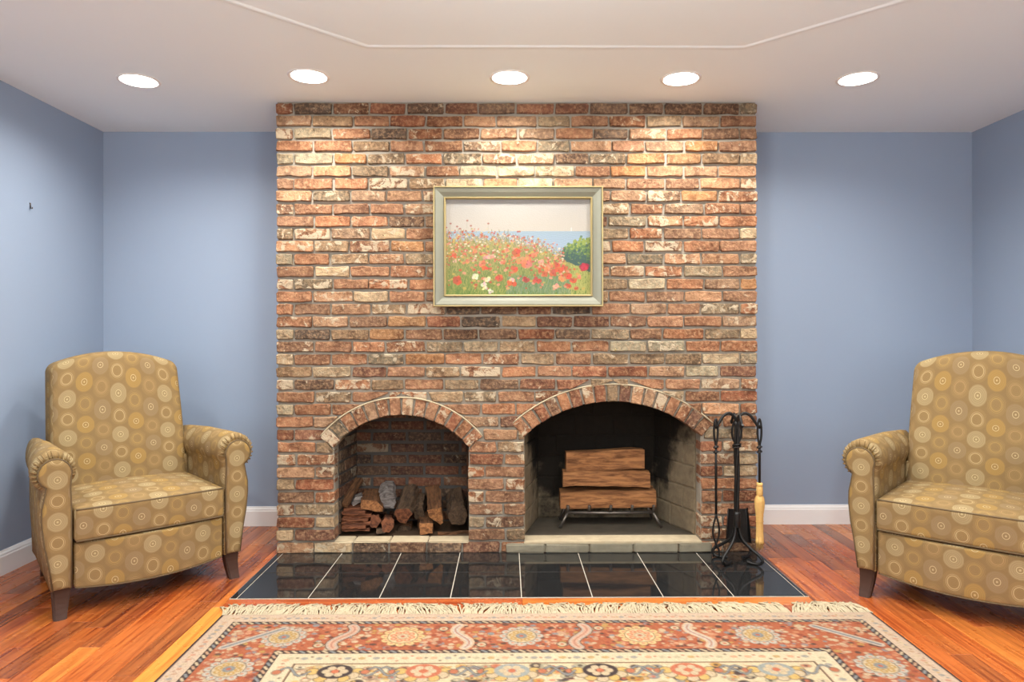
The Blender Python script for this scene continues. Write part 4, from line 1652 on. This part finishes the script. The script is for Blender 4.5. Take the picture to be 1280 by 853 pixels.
# right: broom
br = tag(empty('hearth_broom', tb + Vector((.108, -.016, 0))), 'small straw hearth broom with an iron handle hanging at the end of the tool stand', 'broom')
tool_handle(br, .715, 0, .37, .009)
bm = bmesh.new()
add_lathe(bm, [(.001, .398), (.0145, .397), (.0155, .385), (.013, .381), (.0155, .376), (.0160, .340), (.0135, .334)], 0, 0, 20)
obj('binding', bm, M['broom'], br)
bm = bmesh.new()
prof = [(.0135, .336), (.021, .322), (.0245, .300), (.0225, .270), (.0175, .235), (.0165, .20), (.017, .15), (.019, .11), (.021, .095)]
n = 28
rgs = []
for r, z in prof:
    rgs.append([bm.verts.new((r * (1 + .09 * math.cos(9 * 2 * PI * k / n)) * math.cos(2 * PI * k / n), r * .8 * (1 + .09 * math.cos(9 * 2 * PI * k / n)) * math.sin(2 * PI * k / n), z)) for k in range(n)])
for A_, B_ in zip(rgs, rgs[1:]):
    for k2 in range(n):
        bm.faces.new((A_[k2], A_[(k2 + 1) % n], B_[(k2 + 1) % n], B_[k2]))
bm.faces.new(rgs[-1])
bmesh.ops.recalc_face_normals(bm, faces=bm.faces)
smooth(obj('straw_head', bm, M['broom'], br))
bm = bmesh.new()
for k2 in range(60):
    a = rg.uniform(0, 2 * PI); r = rg.uniform(.004, .019)
    d = Vector((math.cos(a) * r, math.sin(a) * r * .8, 0))
    add_tube(bm, [d * .9 + Vector((0, 0, .13)), d * 1.15 + Vector((rg.gauss(0, .003), 0, rg.uniform(.055, .085)))], [.0015, .0008], 4)
for z in (.232, .205):
    add_tube(bm, [(.0185 * math.cos(t), .0152 * math.sin(t), z) for t in [2 * PI * k / 18 for k in range(18)]], .0014, 5, True)
stuff(obj('loose_straw', bm, M['broom'], br))

# ------------------------------------------------------------------ firewood
def wood_mat(name, a, b, scale=(1, 1, .12), bump=.5):
    k = NT(name, .85, .2)
    co = k.objv()
    st_ = k.n('ShaderNodeMapping', 0, {'Vector': co, 'Scale': scale})
    g = k.noise(st_, 55, 6, .65, .6)
    k.color(k.mix(k.step(g, .32, .7), a, b))
    k.bump(g, bump, .006)
    return k.m


M['split'] = wood_mat('split_oak', lin(164, 114, 72), lin(92, 58, 36))
M['split_dk'] = wood_mat('old_split_wood', lin(118, 82, 54), lin(62, 42, 30))
M['bark'] = wood_mat('rough_bark', lin(96, 76, 58), lin(50, 40, 32), (1, 1, .25), 1.0)
M['birch'] = wood_mat('papery_birch_bark', lin(146, 138, 132), lin(72, 64, 60), (.3, 1, 1), .5)
M['redwood'] = wood_mat('reddish_kindling', lin(126, 78, 52), lin(66, 40, 30))


def log(name, p0, p1, sec, label, mats, seed, group=None, n=7, roll=0.0, taper=1.0, wob=.004):
    """split log from p0 (front end) to p1; sec = [(a, b, slot)] outline in metres, slot of the face that starts there"""
    p0, p1 = Vector(p0), Vector(p1)
    rd = random.Random(seed)
    ax = (p1 - p0)
    L = ax.length
    z3 = ax.normalized()
    e1 = Vector((1, 0, 0)) if abs(z3.x) < .8 else Vector((0, 1, 0))
    e1 = (e1 - z3 * e1.dot(z3)).normalized()
    e2 = z3.cross(e1)
    if e2.z < 0:
        e2 = -e2
    # refine the outline
    o2 = []
    for i, (a, b, sl) in enumerate(sec):
        c, d, _ = sec[(i + 1) % len(sec)]
        for q in range(3):
            t_ = q / 3
            o2.append((a + (c - a) * t_, b + (d - b) * t_, sl))
    cr_, sr_ = math.cos(roll), math.sin(roll)
    o2 = [(a * cr_ - b * sr_, a * sr_ + b * cr_, s_) for a, b, s_ in o2]
    bm = bmesh.new()
    rings_ = []
    ph = rd.uniform(0, 6)
    for k in range(n + 1):
        t_ = k / n
        sc_ = 1 + (taper - 1) * t_
        dx, dy = wob * math.sin(ph + t_ * 4), wob * math.cos(ph * 1.7 + t_ * 3)
        ring_ = []
        for a, b, s_ in o2:
            loc = (e1 * (a * sc_ + dx + rd.gauss(0, .0022)) + e2 * (b * sc_ + dy + rd.gauss(0, .0022)))
            ring_.append(bm.verts.new(Vector((loc.dot(e1), loc.dot(e2), t_ * L))))
        rings_.append(ring_)
    m = len(o2)
    for A_, B_ in zip(rings_, rings_[1:]):
        for q in range(m):
            f = bm.faces.new((A_[q], A_[(q + 1) % m], B_[(q + 1) % m], B_[q]))
            f.material_index = o2[q][2]
    body_back = bm.faces.new(rings_[-1])
    body_back.material_index = 0
    # local frame (x=e1, y=e2, z along): right handed check
    rot = Matrix((e1, e2, z3)).transposed()
    flip = rot.determinant() < 0
    if flip:
        for v in bm.verts:
            v.co.x = -v.co.x
        rot = Matrix((-e1, e2, z3)).transposed()
    endv = [v.co.copy() for v in rings_[0]]
    bmesh.ops.recalc_face_normals(bm, faces=bm.faces)
    o = obj(name, bm, mats)
    o.matrix_world = Matrix.Translation(p0) @ rot.to_4x4()
    tag(o, label, 'firewood', group)
    bm = bmesh.new()
    vs = [bm.verts.new(v) for v in endv]
    c = bm.verts.new(sum(endv, Vector()) / len(endv) + Vector((0, 0, -.002)))
    for q in range(len(vs)):
        bm.faces.new((vs[q], c, vs[(q + 1) % len(vs)]))
    e = obj('cut_end', bm, mats[2] if len(mats) > 2 else mats[0], o)
    bmd = e.data
    return o


ZS = SILL + .002
WG = 'split firewood stored in the brick niche'
NS = [M['split_dk'], M['bark'], M['split_dk']]
# (a, b, slot): slot 0 split face, 1 bark
log('split_log', PY(503, 646, .12), PY(514, 615, .36), [(-.050, .012, 1), (-.03, .045, 1), (.035, .048, 1), (.052, .015, 0), (.012, -.046, 0), (-.022, -.038, 0)],
    'largest bark-topped split log in the middle of the niche pile', [M['split_dk'], M['bark'], M['redwood']], 1, WG)
log('split_log', PY(544, 645, .12), PY(541, 617, .36), [(-.040, .040, 0), (.036, .050, 0), (.044, -.035, 1), (.030, -.056, 1), (-.030, -.002, 1)],
    'wedge-shaped split log with a pale pointed end leaning on the niche back', [M['split_dk'], M['bark'], M['split']], 2, WG)
log('split_log', PY(532, 661, .10), PY(531, 647, .30), [(-.035, .034, 0), (.034, .030, 0), (.036, -.026, 0), (-.036, -.028, 0)],
    'short square-ended block lying on the niche floor under the wedge log', [M['split_dk'], M['split_dk'], M['split']], 3, WG)
log('split_log', PY(571, 645, .13), PY(570, 622, .36), [(-.055, .010, 1), (-.025, .055, 1), (.035, .058, 1), (.055, .0, 1), (.030, -.05, 1), (-.035, -.05, 1)],
    'dark rough-barked log at the right jamb of the log niche', [M['bark'], M['bark'], M['bark']], 4, WG)
log('split_log', PY(523, 640, .20), PY(525, 622, .37), [(-.030, .03, 1), (.03, .034, 1), (.034, -.045, 1), (-.02, -.05, 1)],
    'narrow dark log wedged behind the biggest log in the niche', [M['bark'], M['bark'], M['bark']], 5, WG)
log('split_log', PY(466, 632, .13), PY(468, 618, .34), [(-.060, .034, 0), (.020, .03, 0), (.058, -.012, 0), (.058, -.040, 0), (-.060, -.014, 0)],
    'flat-topped split chunk resting on the kindling stack in the niche', [M['split_dk'], M['bark'], M['split']], 6, WG)
log('split_log', PY(484, 625, .20), PY(486, 610, .36), [(-.045, .02, 1), (-.01, .042, 1), (.03, .036, 1), (.045, .0, 1), (.03, -.05, 0), (-.03, -.045, 0)],
    'birch log with papery white bark beside the biggest niche log', [M['split_dk'], M['birch'], M['birch']], 7, WG)
log('split_log', PY(446, 626, .20), PY(447, 622, .30), [(-.035, .006, 1), (.0, .018, 1), (.034, .012, 1), (.03, -.012, 1), (-.03, -.014, 1)],
    'small curl of white birch bark on top of the kindling', [M['birch'], M['birch'], M['birch']], 8, WG, roll=.5)
log('split_log', PY(430, 632, .14), PY(449, 600, .36), [(-.022, .012, 0), (.022, .014, 0), (.022, -.014, 0), (-.022, -.012, 0)],
    'thin brown slat leaning against the left side of the log niche', [M['split_dk'], M['split_dk'], M['split_dk']], 9, WG)
log('split_log', PY(469, 653, .12), PY(471, 650, .33), [(-.022, .03, 0), (.016, .034, 0), (.030, .0, 0), (.012, -.034, 0), (-.028, -.024, 0)],
    'reddish broken log end between the kindling stack and big log', [M['redwood'], M['bark'], M['redwood']], 10, WG)
log('split_log', PY(484, 656, .11), PY(485, 652, .33), [(-.032, .01, 0), (-.01, .040, 0), (.025, .034, 0), (.034, -.01, 0), (.01, -.042, 1), (-.024, -.034, 1)],
    'splintered reddish log low in front of the biggest log', [M['redwood'], M['bark'], M['redwood']], 11, WG)
log('split_log', PY(476, 664.5, .10), PY(477, 662, .26), [(-.024, .012, 1), (.024, .012, 1), (.022, -.012, 1), (-.022, -.012, 1)],
    'small grey bark scrap on the niche floor under splintered log', [M['birch'], M['bark'], M['bark']], 12, WG)
log('split_log', PY(548, 667.5, .12), PY(585, 666, .17), [(-.012, .008, 0), (.012, .008, 0), (.012, -.006, 0), (-.012, -.006, 0)],
    'long flat bark strip lying along the niche floor by the jamb', [M['split_dk'], M['bark'], M['split']], 13, WG)
log('split_log', PY(506, 662, .20), PY(508, 656, .37), [(-.035, .018, 0), (.035, .02, 0), (.03, -.02, 1), (-.03, -.02, 1)],
    'dark split billet on the niche floor beneath the biggest log', [M['split_dk'], M['bark'], M['bark']], 15, WG)
# stack of thin kindling boards
kb = [(425, 461, 663, .11), (427, 457, 659, .105), (424, 463, 654.5, .115), (426, 459, 650, .11), (425, 462, 646, .12), (426, 456, 641.5, .115), (424, 452, 637.5, .13)]
KW = ['bottom', 'second lowest', 'third lowest', 'middle', 'third highest', 'second highest', 'top']
for i, (a, b, py, y) in enumerate(kb):
    q = PY(a, py, y)
    r = PY(b, py, y)
    log('kindling_board', (max(q.x, ARL.xl + .012), y + .05, q.z), (r.x, y + .05 + rg.uniform(-.01, .02), r.z), [(-.05, .0075, 0), (.055, .0075, 0), (.05, -.008, 0), (-.055, -.008, 0)],
        'thin brown kindling board, %s of the stack in the niche corner' % KW[i], [M['redwood'], M['redwood'], M['redwood']], 40 + i, 'kindling boards stacked in the niche', wob=.002)

# fire grate and its logs
gy = .27
g0 = Vector(((PY(697, 661, .25).x + PY(827, 660, .25).x) / 2, 0.30, SILL))
gr = tag(empty('fire_grate', g0), 'steel bar fire grate with splayed legs standing in the firebox', 'grate')
gx0, gx1 = PY(709, 640, .28).x - g0.x, PY(815, 640, .28).x - g0.x
zg = .085
for y in (-.045, .10):
    tube('cross_bar', [(gx0 - .01, y, zg), (0, y, zg - .003), (gx1 + .01, y, zg)], .0085, M['steel'], gr, 8)
for k2 in range(5):
    x_ = gx0 + (gx1 - gx0) * k2 / 4
    tube('grate_bar', spline([(x_, .15, zg + .05), (x_, .13, zg + .018), (x_, .06, zg + .012), (x_, -.04, zg + .012), (x_, -.062, zg + .022), (x_, -.068, zg + .045)], 4), .0085, M['steel'], gr, 8)
for s_ in (-1, 1):
    xg = gx0 if s_ < 0 else gx1
    tube('leg', [(xg, -.045, zg), (xg + s_ * .045, -.060, .004)], .0085, M['steel'], gr, 8)
    tube('leg', [(xg, .10, zg), (xg + s_ * .03, .12, .004)], .0085, M['steel'], gr, 8)
FG = 'split logs stacked on the fire grate'
ZL = SILL + zg + .022
FSs = [M['split'], M['bark'], M['split']]
a, b = PY(700, 622, .29), PY(818, 622, .29)
log('firebox_log', (a.x, .305, ZL + .048), (b.x, .300, ZL + .050), [(-.055, .046, 0), (.06, .05, 0), (.06, -.046, 1), (.0, -.052, 1), (-.058, -.044, 0)], 'bottom split log resting on the bars of the fire grate', [M['split'], M['bark'], M['split']], 60, FG)
a, b = PY(703, 600, .30), PY(811, 600, .30)
log('firebox_log', (a.x, .312, ZL + .158), (b.x, .306, ZL + .153), [(-.05, .040, 0), (-.01, .050, 0), (.06, .042, 0), (.055, -.042, 0), (-.06, -.036, 0)], 'middle split log of the three stacked in the firebox', [M['split'], M['bark'], M['split_dk']], 61, FG, wob=.010)
a, b = PY(707, 577, .31), PY(804, 577, .31)
log('firebox_log', (a.x, .322, ZL + .266), (b.x, .318, ZL + .262), [(-.05, .054, 0), (.05, .05, 0), (.055, -.050, 0), (-.05, -.052, 0)], 'top pale split log of the three stacked in the firebox', [M['split'], M['bark'], M['split']], 62, FG, wob=.009)


# ------------------------------------------------------------------ armchairs
def axis_samples(h, r, n):
    inner = [-(h - r) + 2 * (h - r) * k / n for k in range(n + 1)]
    arc = [r * math.tan(math.radians(a)) for a in (15, 30, 45)]
    return [-(h - r) - a for a in arc[::-1]] + inner + [(h - r) + a for a in arc]


def rounded_box(hx, hy, hz, r, n=(10, 8, 8), deform=None, uvoff=(0, 0)):
    h = (hx, hy, hz)
    S = [axis_samples(h[i], r, n[i]) for i in range(3)]
    bm = bmesh.new()
    uvl = bm.loops.layers.uv.new('UVMap')

    def place(p):
        inn = [max(-(h[i] - r), min(h[i] - r, p[i])) for i in range(3)]
        d = Vector([p[i] - inn[i] for i in range(3)])
        q = Vector(inn) + (d.normalized() * r if d.length > 1e-9 else d)
        return deform(q) if deform else q
    for ax in range(3):
        b_, c_ = [i for i in range(3) if i != ax]
        for sg in (-1, 1):
            grid = []
            for vb in S[b_]:
                row = []
                for vc in S[c_]:
                    p = [0, 0, 0]
                    p[ax] = sg * h[ax]
                    p[b_], p[c_] = vb, vc
                    row.append((bm.verts.new(place(p)), tuple(p)))
                grid.append(row)
            for i in range(len(grid) - 1):
                for j in range(len(grid[0]) - 1):
                    q = [grid[i][j], grid[i + 1][j], grid[i + 1][j + 1], grid[i][j + 1]]
                    f = bm.faces.new([v for v, _ in q])
                    f.smooth = True
                    for lp, (_, p) in zip(f.loops, q):
                        if ax == 1:
                            uv = (p[0], p[2])
                        elif ax == 0:
                            uv = (p[1] + .31, p[2])
                        else:
                            uv = (p[0], p[1] - hy + hz * sg)
                        lp[uvl].uv = (uv[0] + uvoff[0], uv[1] + uvoff[1])
    bmesh.ops.remove_doubles(bm, verts=bm.verts, dist=1e-5)
    bmesh.ops.recalc_face_normals(bm, faces=bm.faces)
    return bm


def arm_profile(s):
    """outline of one arm in (x, z), from the bottom of the inner side over the roll to the bottom of the outer side"""
    pts = [(.315, .115), (.315, .25), (.315, .38), (.314, .48), (.312, .545)]
    cx, cz, r = .382, .592, .087
    for a in range(205, -62, -15):
        t_ = math.radians(a)
        pts.append((cx + r * math.cos(t_), cz + r * math.sin(t_)))
    pts += [(.420, .515), (.432, .46), (.434, .40), (.426, .32), (.410, .23), (.395, .115)]
    return [(s * x, z) for x, z in pts]


def make_chair(loc, rz, label):
    t = tag(empty('armchair', loc, rz), label, 'armchair', 'matching armchairs facing the room')
    for s in (-1, 1):
        pr = arm_profile(s)
        n = len(pr)
        ys = [0.010, 0.016, 0.028, .05, .12, .2, .28, .36, .44, .52, .60, .67, .70]
        ins = [.020, .010, .003, 0, 0, 0, 0, 0, 0, 0, 0, .004, .02]
        bm = bmesh.new()
        uvl = bm.loops.layers.uv.new('UVMap')
        cx = sum(p[0] for p in pr) / n
        cz = sum(p[1] for p in pr) / n
        arc = [0]
        for p, q in zip(pr, pr[1:]):
            arc.append(arc[-1] + math.hypot(q[0] - p[0], q[1] - p[1]))
        rings_ = []
        for y, i_ in zip(ys, ins):
            ring_ = []
            back = max(0, y - .35)
            for x, z in pr:
                dx, dz = (.378 * s if z > .5 else .365 * s) - x, (.60 if z > .5 else .4) - z
                dl = math.hypot(dx, dz) or 1
                zz = z - (back * .06 if z > .5 else 0)
                x = x - s * max(0, abs(x) - .33) * .55 * min(1, y / .6)
                ring_.append(bm.verts.new((x + dx / dl * i_, y + (0.012 * (1 - z / .7) if False else 0), zz + (dz / dl * i_ if z > .2 else 0))))
            rings_.append(ring_)
        for a_ in range(len(ys) - 1):
            for k in range(n - 1):
                f = bm.faces.new((rings_[a_][k], rings_[a_ + 1][k], rings_[a_ + 1][k + 1], rings_[a_][k + 1]))
                f.smooth = True
                for lp, (yy_, kk) in zip(f.loops, ((a_, k), (a_ + 1, k), (a_ + 1, k + 1), (a_, k + 1))):
                    lp[uvl].uv = (ys[yy_] + .02, arc[kk] + .05)
            f = bm.faces.new((rings_[a_][n - 1], rings_[a_ + 1][n - 1], rings_[a_ + 1][0], rings_[a_][0]))
        for ring_ in (rings_[0], rings_[-1]):
            f = bm.faces.new(ring_)
            for lp in f.loops:
                lp[uvl].uv = (lp.vert.co.x, lp.vert.co.z)
        bmesh.ops.recalc_face_normals(bm, faces=bm.faces)
        arm = obj('arm', bm, M['fabric'], t)
        # front panel, club shaped, set inside the roll
        pan_ = []
        pan_ += [(.322, .122), (.322, .30), (.322, .44), (.325, .52)]
        cx, cz, r = .380, .586, .060
        for a in range(200, -62, -20):
            q = math.radians(a)
            pan_.append((cx + r * math.cos(q), cz + r * math.sin(q)))
        pan_ += [(.416, .50), (.426, .45), (.427, .40), (.419, .32), (.403, .23), (.389, .122)]
        bm = bmesh.new()
        uvl = bm.loops.layers.uv.new('UVMap')
        m = len(pan_)
        mx, mz = .37, .38
        R3 = []
        for dy, ins_ in ((.012, 0), (-.004, 0), (-.010, .006), (-.012, .016)):
            ring_ = []
            for x, z in pan_:
                ddx = mx - x
                x2 = x + max(-ins_, min(ins_, ddx))
                z2 = z - ins_ * (1 if z > .5 else 0) * max(0, (z - .5) / .14) + (ins_ if z < .2 else 0)
                ring_.append(bm.verts.new((s * x2, dy, z2)))
            R3.append(ring_)
        for A_, B_ in zip(R3, R3[1:]):
            for k in range(m):
                f = bm.faces.new((A_[k], A_[(k + 1) % m], B_[(k + 1) % m], B_[k]))
                f.smooth = True
        bm.faces.new(R3[-1])
        for f in bm.faces:
            for lp in f.loops:
                lp[uvl].uv = (lp.vert.co.x * s - .3725 + PCOL * .5 + (0 if s < 0 else 0), lp.vert.co.z + .025)
        bmesh.ops.recalc_face_normals(bm, faces=bm.faces)
        pn = obj('front_panel', bm, M['fabric'], arm)
        tube('piping', [(s * x, -.004, z) for x, z in pan_], .0036, M['piping'], arm, 6)
        # gathers where the roll is pulled to the panel
        bm = bmesh.new()
        rgp = random.Random(70 + s)
        for a in range(190, -50, -13):
            q = math.radians(a + rgp.uniform(-4, 4))
            c_, d_ = math.cos(q), math.sin(q)
            add_tube(bm, [(s * (.380 + .063 * c_), .004, .587 + .063 * d_), (s * (.381 + .077 * c_), .010, .590 + .077 * d_), (s * (.382 + .0855 * c_), .03, .592 + .0855 * d_)], [.0035, .0032, .001], 6)
        uvl = bm.loops.layers.uv.new('UVMap')
        for f in bm.faces:
            for lp in f.loops:
                lp[uvl].uv = (.004, .004)
        obj('gathered_edge', bm, M['fabric'], arm)

    # seat cushion
    def dseat(q):
        x, y, z = q
        fx, fy = x / .312, y / .27
        if z > 0:
            z += .030 * max(0, 1 - fx * fx) * max(0, 1 - fy * fy * .8) * (z / .068)
        y2 = y - .012 * (1 - fx * fx) * (1 if y < 0 else 0)
        if y < -.2:                                          # pulled creases on the front border
            y2 += .0035 * math.sin(x * 95 + 1.2) * max(0, 1 - abs(fx) * 1.1) * (1 - abs(z) / .075)
        return Vector((x, y2, z))
    bm = rounded_box(.312, .27, .068, .018, (48, 14, 6), dseat, (.02, .03))
    bmesh.ops.translate(bm, verts=bm.verts, vec=(0, .255, .368))
    cu = obj('seat_cushion', bm, M['fabric'], t)
    for zc in (.0625, -.0625):
        pts = []
        for k in range(31):
            x = -.306 + .612 * k / 30
            v = dseat(Vector((x, -.266, zc)))
            pts.append((x, v.y + .2545, zc + .368 + (.002 if zc > 0 else -.001)))
        tube('piping', pts, .0038, M['piping'], cu, 6)

    # front panel under the seat
    def dfront(q):
        x, y, z = q
        fx = x / .312
        y2 = y - .034 * (1 - fx * fx)
        if z < 0:
            z -= .018 * (1 - fx * fx) * (-z / .09)
        return Vector((x, y2, z))
    bm = rounded_box(.311, .03, .092, .012, (24, 4, 8), dfront, (.05, .045))
    bmesh.ops.translate(bm, verts=bm.verts, vec=(0, .035, .203))
    fp = obj('footrest_panel', bm, M['fabric'], t)
    pts = []
    for k in range(31):
        x = -.306 + .612 * k / 30
        v = dfront(Vector((x, -.027, -.090)))
        pts.append((x, v.y + .034, v.z + .203))
    tube('piping', pts, .0032, M['piping'], fp, 6)

    # back: tall, reclined, arched top
    def dback(q):
        x, y, z = q                       # z -.36 .. .36
        w = (z + .36) / .72
        if z > .1:
            z += .064 * (1 - (x / .30) ** 2) * min(1, (z - .1) / .2)
        x2 = x * (1.03 - .05 * w * w)
        y2 = y
        if y < 0:
            y2 -= .020 * (1 - (x / .30) ** 2) * (1 - (z / .45) ** 2)
        y2 += .12 * w + .03 * w * w
        return Vector((x2, y2, z))
    bm = rounded_box(.302, .085, .36, .034, (16, 5, 20), dback, (.048, .06))
    bmesh.ops.translate(bm, verts=bm.verts, vec=(0, .535, .635))
    bk = obj('backrest', bm, M['fabric'], t)
    # box behind and below, between the arms
    bm = rounded_box(.318, .10, .20, .02, (10, 4, 8), None, (.1, .1))
    bmesh.ops.translate(bm, verts=bm.verts, vec=(0, .595, .33))
    obj('rear_frame', bm, M['fabric'], t)
    bm = bmesh.new()
    add_box(bm, -.31, .31, .06, .60, .13, .30)
    obj('seat_base', bm, M['piping'], t)
    # legs: sabre shaped
    for sx in (-1, 1):
        for front in (True, False):
            bm = bmesh.new()
            rgs_ = []
            for k in range(7):
                u = k / 6
                z = .122 * (1 - u)
                hw = .033 - .010 * u
                off = .030 * u * u
                cx = sx * ((.357 if front else .30) + off * .25 - .002)
                cy = (.036 - off * .9) if front else (.640 + off * .9)
                rgs_.append([bm.verts.new((cx + a * hw, cy + b * (hw * .9), z)) for a, b in ((-1, -1), (1, -1), (1, 1), (-1, 1))])
            for A_, B_ in zip(rgs_, rgs_[1:]):
                for k in range(4):
                    bm.faces.new((A_[k], A_[(k + 1) % 4], B_[(k + 1) % 4], B_[k]))
            bm.faces.new(rgs_[0]); bm.faces.new(rgs_[-1])
            bmesh.ops.recalc_face_normals(bm, faces=bm.faces)
            bmesh.ops.bevel(bm, geom=[e for e in bm.edges if abs(e.verts[0].co.z - e.verts[1].co.z) > .01], offset=.005, segments=2, affect='EDGES')
            obj('leg', bm, M['leg'], t)
    t.scale = (.955, 1, 1)
    return t


PCOL = 0.0745
AL = math.radians(42.5)
make_chair((-1.592, -.590, 0), AL, 'olive gold circle-patterned armchair on the log niche side of the fireplace')
make_chair((1.752, -.850, 0), -AL, 'olive gold circle-patterned armchair on the fire tool side of the fireplace')
